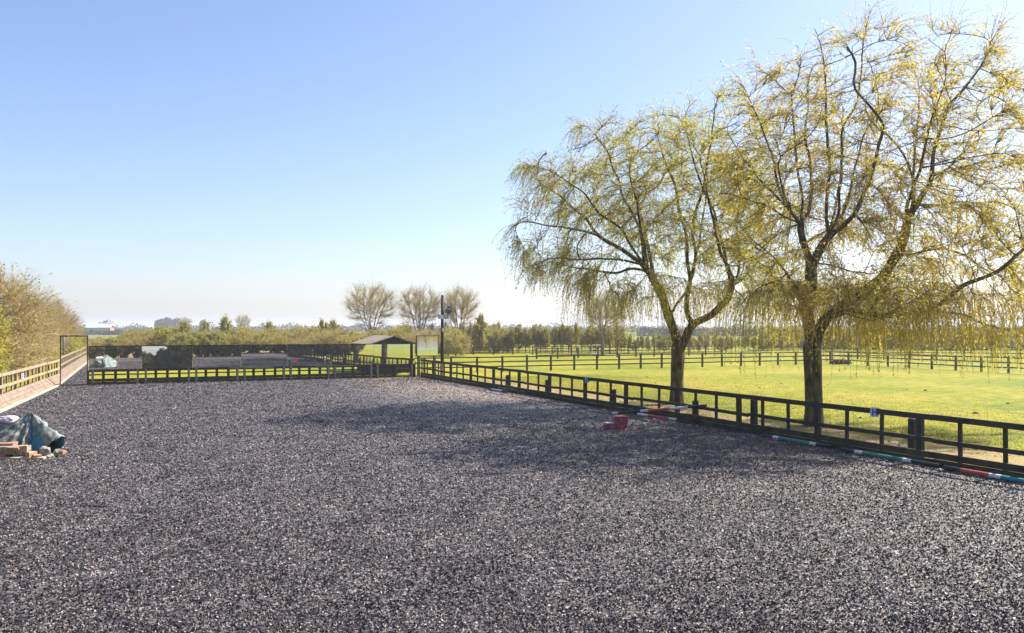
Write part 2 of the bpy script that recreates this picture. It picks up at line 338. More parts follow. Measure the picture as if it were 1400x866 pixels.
# ------------------------------------------------------------------ tree growing (space colonisation)
def norm(a): return a/np.maximum(np.linalg.norm(a, axis=-1, keepdims=True), 1e-9)
class Skel:
    def __init__(s): s.p = []; s.par = []
    def add(s, p, par): s.p.append(np.array(p, float)); s.par.append(par); return len(s.p)-1
    def nearest(s, q):
        a = np.array(s.p); return int(np.argmin(((a-q)**2).sum(1)))
    def limb(s, pts, step=0.35, wob=0.03, first=False):
        pts = [np.array(p, float) for p in pts]
        # Catmull-Rom through the points
        ext = [2*pts[0]-pts[1]] + pts + [2*pts[-1]-pts[-2]]
        cur = None; out = []
        for i in range(1, len(ext)-2):
            a, b_, c, d = ext[i-1:i+3]; L = np.linalg.norm(c-b_); k = max(1, int(round(L/step)))
            for j in range(k):
                tt = j/k
                q = 0.5*((2*b_)+(-a+c)*tt+(2*a-5*b_+4*c-d)*tt**2+(-a+3*b_-3*c+d)*tt**3)
                out.append(q)
        out.append(pts[-1])
        if first: par = -1
        else: par = s.nearest(out[0]); 
        if not first: out = out[1:]
        for q in out:
            q = q + rng.normal(0, wob, 3)*(0 if first else 1); par = s.add(q, par)
        return par
    def colonise(s, att, infl=2.2, kill=0.5, step=0.3, iters=60, trop=(0,0,0.12), wob=0.12):
        att = np.array(att); pos = np.array(s.p); par = list(s.par); trop = np.array(trop)
        near = np.full(len(att), 1e9); ni = np.zeros(len(att), int)
        for k0 in range(0, len(pos), 500):
            d = np.linalg.norm(att[:, None]-pos[None, k0:k0+500], axis=2); m_ = d.argmin(1); dm = d.min(1)
            u_ = dm < near; near[u_] = dm[u_]; ni[u_] = m_[u_]+k0
        for it in range(iters):
            alive = near > kill
            att = att[alive]; near = near[alive]; ni = ni[alive]
            if not len(att): break
            act = near < infl
            if not act.any(): act = near < infl*2.5
            if not act.any(): break
            idx = np.unique(ni[act]); newp = []
            dirs = norm(att-pos[ni])
            acc = np.zeros((len(pos), 3)); np.add.at(acc, ni[act], dirs[act])
            nd = norm(norm(acc[idx]) + trop + rng.normal(0, wob, (len(idx), 3)))
            new = pos[idx] + nd*step; base = len(pos)
            pos = np.vstack([pos, new]); par += list(idx)
            d = np.linalg.norm(att[:, None]-new[None], axis=2); m_ = d.argmin(1); dm = d.min(1)
            u_ = dm < near; near[u_] = dm[u_]; ni[u_] = m_[u_]+base
        s.p = list(pos); s.par = list(par)
    def radii(s, tip, trunk, k=2.3):
        n = len(s.p); r = np.zeros(n); acc = np.zeros(n); par = np.array(s.par)
        for i in range(n-1, -1, -1):
            a = acc[i] if acc[i] > 0 else tip**k
            r[i] = a**(1/k)
            if par[i] >= 0: acc[par[i]] += a
        e = math.log(trunk/tip)/math.log(max(r[0]/tip, 1.01)); s.r = tip*(r/tip)**e
        return s.r
    def mesh(s, name, sides=(10, 6, 4), flare=0.0, rmin=0.0):
        par = np.array(s.par); pos = np.array(s.p); r = s.r; n = len(pos); ch = [[] for _ in range(n)]
        for i, p in enumerate(par):
            if p >= 0: ch[p].append(i)
        # smooth a little, keep thick wood
        ps = pos.copy()
        for i in range(n):
            if par[i] >= 0 and len(ch[i]) >= 1: ps[i] = 0.5*pos[i]+0.25*pos[par[i]]+0.25*pos[max(ch[i], key=lambda q: r[q])]
        s.p = list(ps); V = []; F = []; stack = [(0, None)]
        while stack:
            st, pa = stack.pop(); chain = [] if pa is None else [pa]; i = st
            while True:
                chain.append(i)
                if not ch[i]: break
                o = sorted(ch[i], key=lambda q: -r[q])
                for q in o[1:]: stack.append((q, i))
                i = o[0]
            rr = [r[q] for q in chain]
            if pa is not None: rr[0] = min(r[pa], rr[1]*1.35)
            if max(rr) < rmin: continue
            ns = sides[0] if max(rr) > 0.1 else sides[1] if max(rr) > 0.03 else sides[2]
            base = len(V); prev = None; P_ = ps[chain]; m_ = len(chain)
            for q in range(m_):
                d = P_[min(q+1, m_-1)]-P_[max(q-1, 0)]; d = d/max(np.linalg.norm(d), 1e-6)
                if prev is None: prev = np.cross(d, [0.3, 0.9, 0.1]); 
                prev = prev - d*prev.dot(d); prev = prev/max(np.linalg.norm(prev), 1e-6); w_ = np.cross(d, prev)
                for k in range(ns):
                    a = 2*math.pi*k/ns; rad = rr[q]
                    if ns == sides[0]:
                        rad *= 1+0.10*math.sin(3*a+q*0.35)+0.06*math.sin(5*a-q*0.5)
                        if flare: rad *= 1+flare*math.exp(-max(P_[q][2]-ps[0][2], 0)/0.35)*(1+0.25*math.sin(4*a))
                    V.append(P_[q]+(prev*math.cos(a)+w_*math.sin(a))*rad)
            for q in range(m_-1):
                for k in range(ns):
                    F.append((base+q*ns+k, base+q*ns+(k+1) % ns, base+(q+1)*ns+(k+1) % ns, base+(q+1)*ns+k))
        return np_mesh(name, V, F)

def shoots(orig, d0, L, steps, droop, rad, leaf_per, leaf_len, leaf_w, wig=0.12, leaf_from=0.1, floor=None, leaf_jit=0.6, leaf_keep=1.0, droopL=0.6):
    """vectorised thin shoots with leaves; droop/L are arrays"""
    n = len(orig); pts = np.zeros((steps+1, n, 3)); pts[0] = orig; d = norm(d0.copy()); ds = []
    for k in range(steps):
        d = norm(d + rng.normal(0, wig, (n, 3)) + np.stack([np.zeros(n), np.zeros(n), -droop*(0.4+droopL*k/steps)], 1))
        ds.append(d); pts[k+1] = pts[k] + d*(L/steps)[:, None]
    if floor is not None:
        pts[:, :, 2] = np.maximum(pts[:, :, 2], floor[None, :])
    ds = np.array(ds+[d])
    side = norm(np.cross(ds, np.array([0.31, 0.2, 0.93])[None, None])+1e-4); up = np.cross(ds, side)
    V = np.zeros((steps+1, n, 3, 3)); 
    for q in range(3):
        a = 2*math.pi*q/3; rr = rad*np.linspace(1, 0.45, steps+1)[:, None, None]
        V[:, :, q] = pts + (side*math.cos(a)+up*math.sin(a))*rr
    idx = np.arange((steps+1)*n*3).reshape(steps+1, n, 3); F = []
    for q in range(3):
        F.append(np.stack([idx[:-1, :, q], idx[:-1, :, (q+1) % 3], idx[1:, :, (q+1) % 3], idx[1:, :, q]], -1).reshape(-1, 4))
    tw = (V.reshape(-1, 3), np.concatenate(F))
    # leaves
    m = n*steps*leaf_per; kk = np.repeat(np.arange(steps), leaf_per*n); ii = np.tile(np.arange(n), steps*leaf_per)
    tt = rng.random(m); keep = ((kk+tt)/steps > leaf_from) & (rng.random(m) < (leaf_keep[ii] if hasattr(leaf_keep, '__len__') else leaf_keep))
    kk = kk[keep]; ii = ii[keep]; tt = tt[keep][:, None]; m = len(kk)
    o = pts[kk, ii]*(1-tt)+pts[kk+1, ii]*tt
    dd = norm(ds[kk, ii] + rng.normal(0, leaf_jit, (m, 3))); sd_ = norm(np.cross(dd, rng.normal(0, 1, (m, 3))))
    ll = leaf_len*rng.uniform(0.6, 1.3, (m, 1)); lw = leaf_w*rng.uniform(0.6, 1.3, (m, 1))
    LV = np.stack([o, o+dd*ll*0.45+sd_*lw, o+dd*ll, o+dd*ll*0.45-sd_*lw], 1).reshape(-1, 3); LF = np.arange(m*4).reshape(-1, 4)
    return tw, (LV, LF)
def join(parts):
    V = []; F = []; b = 0
    for v, f in parts: V.append(v); F.append(f+b); b += len(v)
    return np.concatenate(V), np.concatenate(F)

# ------------------------------------------------------------------ the two willows
def px(x, y, d, z0):
    """a limb point: seen at pixel (x, y) of the photo, d metres behind the trunk, returned relative to the trunk"""
    z = z0+d; return np.array([(x-700)/1130*z, z, EYE-(y-449)/1130*z])
def willow(name, label, z0, base, limbs, ells, natt, trunk_r, seed, hang, ntw, clipf, up_bias=0.0):
    global rng
    rng = np.random.default_rng(seed)
    B = px(*base, 0, z0); B[2] = 0
    root = empty(name, Vector(B), label, 'tree', 'weeping willows behind the arena fence')
    s = Skel()
    for i, l in enumerate(limbs):
        pts = [px(*q, z0)-B for q in l]
        if i == 0: pts[0] = np.array([0, 0, -0.15])
        s.limb(pts, first=(i == 0), step=0.3, wob=0.035)
    att = []
    cen = np.array([[*(px(e[0], e[1], e[2], z0)-B)] for e in ells]); ax = np.array([e[3:6] for e in ells]); vol = ax.prod(1); 
    for k, e in enumerate(ells):
        m = int(natt*vol[k]/vol.sum()*1.0)
        q = norm(rng.normal(0, 1, (m, 3)))*(rng.random((m, 1))**(1/2.4)); att.append(cen[k]+q*ax[k])
    att = np.concatenate(att); att = att[att[:, 2] > 2.4]
    s.colonise(att, infl=2.3, kill=0.45, step=0.27, iters=70, trop=(0, 0, 0.10))
    s.radii(0.0088, trunk_r, k=2.25)
    link_mesh('trunk', s.mesh('trunk', sides=(14, 6, 4), flare=0.28), M['bark'], root, True)
    pos = np.array(s.p); r = s.r; par = np.array(s.par)
    thin = np.where((r < 0.028) & (par >= 0))[0]
    q_ = pos[thin]; ph = rng.random(6)*6.28
    cl = np.sin(q_[:, 0]*1.9+ph[0]+np.sin(q_[:, 2]*1.3))*np.sin(q_[:, 1]*1.6+ph[1])+np.sin(q_[:, 2]*2.1+ph[2]+q_[:, 0]*0.8)*0.8+np.sin(q_[:, 0]*4.1+q_[:, 2]*3.7+ph[3])*0.6
    wt = np.clip(0.5+0.7*cl, 0.05, 2)*(1-0.5*np.clip((hang-q_[:, 2])/1.5, 0, 1))
    cc = [tuple(c) for c in np.floor(q_/0.4).astype(int)]; cn = {}
    for c in cc: cn[c] = cn.get(c, 0)+1
    wt = wt/np.array([max(1, cn[c]/3) for c in cc]); idx = rng.choice(thin, ntw, replace=True, p=wt/wt.sum())
    d = norm(pos[idx]-pos[par[idx]]); out = pos[idx]-cen.mean(0); out[:, 2] *= 0.6; out = norm(out)
    z = pos[idx][:, 2]
    d0 = norm(d*0.9 + out*0.5 + rng.normal(0, 0.45, (ntw, 3)) + np.array([0, 0, 0.15]))
    low = np.clip((hang-z)/2.5, 0, 1)
    sidew = np.clip(-(pos[idx][:, 0]-cen.mean(0)[0])/5, 0, 1)*clipf
    L = rng.uniform(0.45, 1.15, ntw)*(1+0.8*low+0.3*sidew); droop = 0.12+0.22*rng.random(ntw)+0.55*low+0.30*sidew
    fl = np.full(ntw, 0.0)
    tw1 = shoots(pos[idx], d0, L, 6, droop, 0.0055, 3, 0.11, 0.0135, wig=0.10, leaf_jit=0.4, leaf_keep=0.52+0.1*low)
    # long hanging curtains under the low outer limbs
    lowi = np.where((r < 0.035) & (pos[:, 2] < hang) & (pos[:, 2] > 2.3) & (par >= 0) & (np.hypot(pos[:, 0], pos[:, 1]) > 1.1))[0]
    cells = [tuple(c) for c in np.floor(pos[lowi]/0.55).astype(int)]; cnt = {}
    for c in cells: cnt[c] = cnt.get(c, 0)+1
    wt = np.array([1/cnt[c] for c in cells]); nh = min(int(ntw*0.27), int(len(cnt)*12)); idh = rng.choice(lowi, nh, p=wt/wt.sum())
    o = pos[idh]; Lh = np.minimum(rng.uniform(0.9, 3.0, nh), np.maximum(o[:, 2]-rng.uniform(1.35, 2.3, nh), 0.3))
    dh = norm(norm(pos[idh]-pos[par[idh]])+rng.normal(0, 0.4, (nh, 3)))
    tw2 = shoots(o, dh, Lh, 9, np.full(nh, 0.75), 0.0045, 4, 0.10, 0.013, wig=0.05, leaf_jit=0.35, leaf_keep=0.62)
    V, F = join([tw1[0], tw2[0]]); link_mesh('twig', np_mesh('twig', V, F), M['twig'], root)
    V, F = join([tw1[1], tw2[1]]); link_mesh('crown', np_mesh('crown', V, F), M['leaf_willow'], root)
    print(name, 'nodes', len(pos), 'leaves', len(F))
    return root

LW = [
 [(926,560,0),(926,520,0),(927,490,0),(929,477,0)],
 [(929,477,0),(920,449,-.1),(912.7,431,-.1),(906,408,-.2),(892,383,-.3),(887,373,-.3),(880,360,-.3)],
 [(929,480,0),(938,462,.1),(947,444,.1),(972,431,.3),(985,419,.3),(995,408,.4),(1001,391,.4)],
 [(944,446,.1),(939,425,.4),(939,411,.5),(942,391,.7),(939,350,.9),(937,317,1.0),(927,282,1.1),(924,256,1.2),(907,215,1.4),(893,165,1.6)],
 [(914,434,0),(921,424,.3),(934,406,.9),(945,380,1.6),(952,350,2.2),(960,300,2.8),(968,240,3.2)],
 [(881,361,-.3),(877,322,-.5),(871,302,-.6),(855,274,-.8),(843,244,-1),(828,206,-1.2),(803,172,-1.4)],
 [(880,361,-.3),(868,345,-.8),(845,307,-1.4),(832,302,-1.5),(812,284,-1.8),(802,266,-2),(776,251,-2.2),(761,238,-2.3),(725,226,-2.5)],
 [(880,361,-.3),(858,347,.3),(835,333,.6),(817,322,.9),(800,300,1.1),(776,276,1.4),(732,246,1.8)],
 [(817,322,.9),(800,317,.5),(781,314,.3),(743,307,0),(712,303,-.2),(702,315,-.3)],
 [(880,362,-.3),(858,357,-.7),(830,354,-1),(802,355,-1.3),(756,354,-1.6),(725,366,-1.8)],
 [(884,368,-.3),(860,368,.5),(842,373,1.1),(799,368,2),(765,362,2.6)],
 [(942,391,.7),(947,365,.4),(951,350,.2),(947,312,0),(955,280,-.3),(962,256,-.6),(970,200,-1),(975,150,-1.2)],
 [(1001,391,.4),(996,370,.2),(982,317,-.2),(972,282,-.4),(962,261,-.5),(945,210,-.7),(935,165,-.8)],
 [(1001,391,.4),(1010,372,.8),(1010,330,1.1),(1008,300,1.3),(1015,250,1.5),(1005,195,1.6)],
 [(1001,391,.4),(1023,376,.8),(1040,355,1.1),(1050,343,1.2),(1060,325,1.4),(1075,290,1.6)],
 [(1000,394,.4),(1010,400,-.3),(1018,411,-.8),(1032,425,-1.2),(1050,436,-1.4)],
 [(1001,391,.4),(1000,375,-1),(985,345,-2.2),(975,300,-3.2),(965,250,-3.8)],
 [(892,383,-.3),(886,365,-1.5),(880,330,-2.6),(870,280,-3.4),(860,230,-3.8)],
 [(912,431,-.1),(902,400,1.2),(890,360,2.6),(880,310,3.5),(865,250,4)],
 [(1001,391,.4),(1015,370,2),(1020,330,3.2),(1015,280,4)],
 [(885,372,-.3),(872,392,-.6),(860,400,-1.2),(835,398,-2)],
 [(942,391,.7),(960,395,2),(985,398,3.2)],
]
willow('willow_tree', 'smaller budding weeping willow on the left, its trunk splitting low in a V', 34.0, (926,552), LW,
       [(885,285,0,5.6,5.2,3.9),(955,245,0,3.6,4.6,3.6),(790,320,0,3.0,3.2,2.3),(1010,330,0,2.4,3.8,2.6)], 2600, 0.26, 11, 5.2, 11500, 1.0)
RW = [
 [(1113,585,0),(1113,540,0),(1112,500,0),(1109,463,0)],
 [(1109,463,0),(1103.5,425,-.1),(1106,387,-.1),(1109,362,0),(1098,331,.2),(1091,303,.3)],
 [(1108,366,0),(1117,347,-.1),(1124,336,-.2),(1136,320,-.3)],
 [(1111,470,0),(1126,438,.1),(1149,417,.2),(1177,402,.3),(1200,387,.3),(1211,369,.3),(1225,349,.4),(1238,318,.4),(1243,292,.4),(1252,280,.4)],
 [(1248,287,.4),(1248,255,.5),(1245,232,.5),(1229,201,.6),(1198,170,.8),(1202,132,.9),(1195,105,1),(1190,80,1.1)],
 [(1254,278,.4),(1266,262,0),(1277,240,-.2),(1275,208,-.4),(1288,173,-.5),(1292,149,-.6),(1320,121,-.8),(1347,82,-1),(1362,40,-1.2)],
 [(1277,240,-.2),(1303,224,.4),(1325,200,.9),(1350,180,1.3),(1375,150,1.6)],
 [(1247,262,.4),(1250,215,1),(1257,156,1.6),(1256,110,2)],
 [(1126,440,.1),(1149,424,-.4),(1167,425,-.8),(1192,430,-1),(1243,433,-1.3),(1262,423,-1.4),(1277,423,-1.5),(1309,394,-1.7),(1348,381,-1.9),(1374,362,-2),(1402,340,-2.2),(1425,322,-2.3)],
 [(1265,426,-1.4),(1295,428,-1.2),(1325,433,-1),(1350,446,-.8),(1374,452,-.8),(1402,446,-.8),(1425,452,-.8)],
 [(1228,350,.4),(1250,346,.8),(1284,338,1.2),(1319,349,1.6),(1351,371,1.9),(1385,385,2.1)],
 [(1255,278,.4),(1280,280,1),(1309,276,1.5),(1342,278,2),(1393,270,2.6)],
 [(1111,362,0),(1126,359,-.5),(1154,369,-.6),(1175,373,-.4),(1197,375,0)],
 [(1091,303,.3),(1081,290,.1),(1062,254,-.2),(1056,215,-.3),(1050,198,-.3),(1040,170,-.4),(1020,120,-.5)],
 [(1091,303,.3),(1070,280,.9),(1048,255,1.3),(1015,215,1.8),(990,170,2)],
 [(1093,300,.3),(1097,290,.3),(1091,240,.2),(1086,198,.2),(1082,145,.1),(1081,132,.1),(1060,110,0),(1040,95,0)],
 [(1081,132,.1),(1090,105,.2),(1098,70,.3)],
 [(1095,302,.3),(1106,290,.6),(1109,237,.9),(1100,190,1.2),(1105,140,1.4),(1110,90,1.5)],
 [(1136,320,-.3),(1130,298,-.5),(1134,226,-.6),(1129,165,-.7),(1131,132,-.7),(1126,77,-.8),(1112,35,-.9)],
 [(1136,320,-.3),(1146,298,-.2),(1151,237,0),(1151,179,.1),(1162,160,.2),(1171,146,.2),(1176,115,.3),(1179,74,.4),(1190,15,.5)],
 [(1138,318,-.3),(1153,290,.5),(1166,240,1),(1174,210,1.3),(1187,176,1.5),(1200,150,1.6)],
 [(1136,322,-.3),(1160,300,-1.2),(1180,270,-2),(1195,225,-2.7),(1210,170,-3)],
 [(1091,303,.3),(1080,285,-1),(1068,250,-2.2),(1060,200,-3)],
 [(1091,304,.3),(1078,312,.4),(1060,321,.5),(1040,345,.6),(1020,360,.6)],
 [(1091,306,.3),(1070,295,-.5),(1045,280,-.9),(1010,270,-1.2)],
 [(1094,405,-.1),(1078,374,-.3),(1062,357,-.5),(1048,343,-.6),(1020,322,-.8)],
 [(1078,376,-.3),(1060,385,-.8),(1042,392,-1.1),(1018,410,-1.3)],
 [(1210,372,.3),(1225,382,1),(1245,395,1.8),(1275,405,2.5)],
 [(1120,345,-.1),(1130,330,1.2),(1140,290,2.4),(1150,230,3.4),(1155,170,3.8)],
 [(1240,300,.4),(1245,270,-1),(1260,220,-2.4),(1275,160,-3.2)],
 [(1136,436,.1),(1150,430,1.5),(1175,430,3),(1205,432,4)],
 [(1140,434,.1),(1150,430,-1.5),(1165,432,-2.8),(1190,440,-3.8)],
 [(1108,440,0),(1095,425,1.2),(1080,415,2.5),(1060,415,3.8)],
]
willow('willow_tree', 'taller budding weeping willow whose long right bough reaches out of the picture', 26.3, (1113,585), RW,
       [(1190,235,0,4.6,4.8,4.7),(1100,240,0,2.9,3.9,3.6),(1300,240,0,2.6,3.6,3.9),(1060,260,0,2.0,2.6,2.6),(1340,340,0,2.6,3.6,2.2),(1200,405,0,4.6,4.2,0.6)], 3000, 0.265, 23, 4.4, 11500, 0.35)

# ------------------------------------------------------------------ prototypes of background trees and shrubs
def proto(name, seed, h, spread, trunk_h, trunk_r, natt, ntw, L, leaf_keep, leaf, bark, twig, stems=1, shape='vase', upk=0.5, leafsz=(0.12, 0.03), trad=0.012, lper=3, tropz=0.2):
    global rng
    rng = np.random.default_rng(seed)
    s = Skel(); s.limb([(0,0,-0.1),(0.05,0,trunk_h*0.5),(0,0.03,trunk_h)], first=True, step=max(0.3, h*0.04), wob=0)
    for k in range(stems if stems > 1 else 0):
        a = 2*math.pi*k/stems+rng.random()*0.8; o = rng.uniform(0.35, 0.8)*spread*0.6
        s.limb([(0,0,trunk_h*0.8),(o*0.35*math.cos(a), o*0.35*math.sin(a), trunk_h+0.18*(h-trunk_h)),(o*math.cos(a), o*math.sin(a), trunk_h+0.6*(h-trunk_h))], step=h*0.05, wob=h*0.008)
    q = norm(rng.normal(0, 1, (natt, 3)))*(rng.random((natt, 1))**(1/2.6))
    if shape == 'vase':
        q[:, :2] *= (0.55+0.45*np.clip(q[:, 2:3]+0.6, 0, 1)); c = np.array([0, 0, trunk_h+(h-trunk_h)*0.53]); ax = np.array([spread, spread, (h-trunk_h)*0.47])
    elif shape == 'column':
        c = np.array([0, 0, h*0.55]); ax = np.array([spread, spread, h*0.45])
    else:
        c = np.array([0, 0, h*0.46]); ax = np.array([spread, spread, h*0.52])
    att = c+q*ax; att = att[att[:, 2] > 0.15]
    st = h*0.045
    s.colonise(att, infl=st*8, kill=st*1.6, step=st, iters=50, trop=(0, 0, tropz), wob=0.15)
    s.radii(trad*0.8, trunk_r, k=2.3); tm = s.mesh(name+'_trunk', sides=(8, 5, 3))
    pos = np.array(s.p); r = s.r; par = np.array(s.par); thin = np.where((r < np.quantile(r, 0.8)) & (par >= 0))[0]
    idx = rng.choice(thin, ntw); d = norm(pos[idx]-pos[par[idx]]); out = norm(pos[idx]-c)
    d0 = norm(d+0.4*out+rng.normal(0, 0.4, (ntw, 3))+np.array([0, 0, upk]))
    LL = rng.uniform(0.5, 1.2, ntw)*L
    tw, lf = shoots(pos[idx], d0, LL, 4, np.full(ntw, 0.0), trad*0.55, lper, leafsz[0], leafsz[1], wig=0.12, leaf_keep=leaf_keep, leaf_from=0.0)
    return dict(trunk=tm, twig=np_mesh(name+'_twig', *tw), crown=np_mesh(name+'_crown', *lf), mats=(bark, twig, leaf))
def plant(pr, name, loc, label, cat, group=None, scale=1.0, sz=None, rz=None):
    root = empty(name, loc, label, cat, group, rz=random.random()*6.28 if rz is None else rz)
    root.scale = (scale, scale, sz or scale)
    for part, m in zip(('trunk', 'twig', 'crown'), pr['mats']):
        me = pr[part]
        if not me.materials: me.materials.append(M[m])
        o = bpy.data.objects.new(part, me); C.objects.link(o); o.parent = root
    return root
HEDGE = [proto('hedge_a', 31, 6.5, 2.7, 0.6, 0.16, 420, 2500, 1.3, 0.26, 'leaf_hedge', 'bark_grey', 'twig_brown', stems=6, shape='bush', leafsz=(0.16,0.045), trad=0.014),
         proto('hedge_b', 32, 6.0, 2.9, 0.5, 0.15, 380, 2100, 1.8, 0.09, 'leaf_hedge', 'bark_grey', 'twig_brown', stems=7, shape='bush', leafsz=(0.15,0.04), trad=0.014),
         proto('hedge_c', 33, 5.2, 2.6, 0.4, 0.13, 400, 2800, 1.0, 0.8, 'leaf_fresh', 'bark_grey', 'twig_brown', stems=6, shape='bush', leafsz=(0.16,0.05), trad=0.012)]
BUSH = [proto('bush_a', 41, 3.2, 1.9, 0.2, 0.09, 260, 1500, 0.8, 0.42, 'leaf_bud', 'bark_grey', 'twig_brown', stems=5, shape='bush', leafsz=(0.15,0.05)),
        proto('bush_b', 42, 3.0, 1.9, 0.2, 0.09, 260, 1500, 0.95, 0.2, 'leaf_hedge', 'bark_grey', 'twig_brown', stems=5, shape='bush', leafsz=(0.15,0.05)),
        proto('bush_c', 43, 3.4, 1.7, 0.2, 0.09, 260, 1400, 0.7, 0.6, 'leaf_belt', 'bark_grey', 'twig_grey', stems=5, shape='bush', upk=0.9, leafsz=(0.16,0.06))]
SAP = [proto('sapling_a', 51, 4.0, 0.62, 0.3, 0.06, 160, 800, 0.75, 0.45, 'leaf_belt', 'bark_grey', 'twig_grey', shape='column', upk=1.0, leafsz=(0.14,0.05), stems=3),
       proto('sapling_b', 52, 4.3, 0.5, 0.4, 0.06, 150, 700, 0.9, 0.22, 'leaf_belt', 'bark_grey', 'twig_grey', shape='column', upk=1.2, leafsz=(0.14,0.05), stems=2),
       proto('sapling_c', 53, 3.8, 0.7, 0.3, 0.06, 160, 900, 0.6, 0.7, 'leaf_bud', 'bark_grey', 'twig_grey', shape='column', upk=0.8, leafsz=(0.15,0.055), stems=3)]
POLL = [proto('pollard_a', 61, 8.4, 3.5, 1.6, 0.30, 520, 3200, 1.6, 0.28, 'leaf_bud', 'bark_grey', 'twig_grey', stems=9, shape='vase', upk=0.55, leafsz=(0.12,0.03), trad=0.013),
        proto('pollard_b', 62, 8.2, 3.2, 1.4, 0.28, 480, 3000, 1.7, 0.25, 'leaf_bud', 'bark_grey', 'twig_grey', stems=8, shape='vase', upk=0.7, leafsz=(0.12,0.03), trad=0.013)]
POLL.append(proto('pollard_c', 67, 8.0, 2.7, 1.9, 0.27, 420, 2600, 1.9, 0.3, 'leaf_bud', 'bark_grey', 'twig_grey', stems=6, shape='vase', upk=1.0, leafsz=(0.12,0.03), trad=0.013))
DARK = [proto('laurel_a', 71, 4.0, 2.4, 0.2, 0.1, 300, 2600, 0.6, 1.0, 'leaf_dark', 'bark_grey', 'twig_grey', stems=6, shape='bush', leafsz=(0.22,0.09), lper=4),
        proto('laurel_b', 72, 4.4, 2.3, 0.2, 0.1, 300, 2600, 0.6, 1.0, 'leaf_dark', 'bark_grey', 'twig_grey', stems=6, shape='bush', leafsz=(0.22,0.09), lper=4)]

ONES = 'first second third fourth fifth sixth seventh eighth ninth tenth eleventh twelfth thirteenth fourteenth fifteenth sixteenth seventeenth eighteenth nineteenth'.split()
def ordinal(n):
    if n < 20: return ONES[n-1]
    t_, o_ = divmod(n, 10); T_ = {2:'twent',3:'thirt',4:'fort',5:'fift',6:'sixt'}[t_]
    return T_+'ieth' if o_ == 0 else T_+'y-'+ONES[o_-1]
def gp(pxx, z): return Vector(((pxx-700)/1130*z, z, 0))
k = 0
for row, (v0, st, off) in enumerate(((-8.3, 3.3, 0), (-12.2, 4.2, 1.7))):
    u = 6+off; nth = 0
    while u < (112 if row == 0 else 124):
        kind = random.choice((0, 1, 1, 2, 0) if u < 80 else (1, 1, 0))
        if row == 0 and u < 60: kind = random.choice((2, 1, 2, 2, 0) if u < 50 else (2, 1, 0, 1))
        sc = (random.uniform(0.82, 1.05) if row == 0 else random.uniform(1.0, 1.28)) * (1 if u < 72 else max(0.55, 1-(u-72)*0.0058))
        if kind == 2 and row == 0: sc *= 0.85
        nth += 1
        plant(HEDGE[kind], 'hedge_tree', P(u, v0+random.uniform(-0.5, 0.5)), ordinal(nth)+' tree from the near end, '+('front' if row == 0 else 'back')+' row of left boundary hedge, '+['budding', 'bare and brown', 'fresh green'][kind], 'tree', ['budding trees of the left boundary hedge', 'bare trees of the left boundary hedge', 'green trees of the left boundary hedge'][kind], sc)
        u += st*random.uniform(0.8, 1.15)
# dark evergreen hedge behind the near end, seen in the mirrors
v = -10; nth = 0
while v < 24:
    if True:
        i = random.randrange(2); nth += 1
        plant(DARK[i], 'evergreen_shrub', P(-5.6+random.uniform(-0.3, 0.3), v), 'dark evergreen shrub behind the near end of the arena, '+ordinal(nth)+' from the left fence', 'shrub', 'evergreen shrubs reflected in the mirrors', random.uniform(0.97, 1.03)*(0.58 if v < 2.4 else 0.64 if v < 5 else 1.1))
    v += 2.6
# hedge beyond the far end
for z, x0, x1, st, smin, smax in ((84, 112, 500, 24, 0.66, 0.86), (93, 130, 640, 21, 0.72, 0.95), (104, 120, 700, 24, 0.74, 1.02)):
    x = x0; nth = 0; rown = {84:'front',93:'middle',104:'back'}[z]
    while x < x1:
        i = random.choice((0, 1, 1, 2, 0)); nth += 1
        if x < 175: s_ = random.uniform(0.52, 0.66)
        else: s_ = random.uniform(smin, smax)
        plant(BUSH[i], 'hedge_shrub', gp(x, z+random.uniform(-1.5, 1.5)), ordinal(nth)+' shrub from the left in the '+rown+' row beyond the mirrors, '+['yellow-green', 'brown and leafless', 'deep green'][i], 'shrub', ['yellow-green hedge shrubs', 'brown hedge shrubs', 'deep green hedge shrubs'][i], s_)
        x += st*random.uniform(0.7, 1.2)
for x, z, lab, s_ in ((308, 95, 'narrow upright tree rising from the hedge over the third mirror', 0.98), (281, 96, 'young yellow-green tree rising from the hedge, between the dark conifer and the narrow tree', 0.86), (252, 95, 'rounded yellowish young tree in the hedge below the grey distant tree', 0.86),
                      (368, 98, 'small upright tree in the hedge right of the lone bare tree', 0.86), (442, 97, 'small upright tree in the hedge just left of the pollards', 0.95), (455, 99, 'second upright tree next to the pollards, half merged with them', 0.9)):
    plant(SAP[0 if x != 442 else 2], 'young_tree', gp(x, z), lab, 'tree', None, s_*1.08)
# three pollards
plant(POLL[0], 'pollard_tree', gp(507, 108), 'leftmost of the three bare spreading trees, above the shelter roof', 'tree', 'bare spreading trees beyond the far end', 1.0, rz=0.4)
plant(POLL[1], 'pollard_tree', gp(573, 110), 'middle bare spreading tree, just left of the lamp pole', 'tree', 'bare spreading trees beyond the far end', 1.0, rz=1.7)
plant(POLL[2], 'pollard_tree', gp(627, 112), 'rightmost bare spreading tree, just right of the lamp pole', 'tree', 'bare spreading trees beyond the far end', 1.0, rz=4.0)
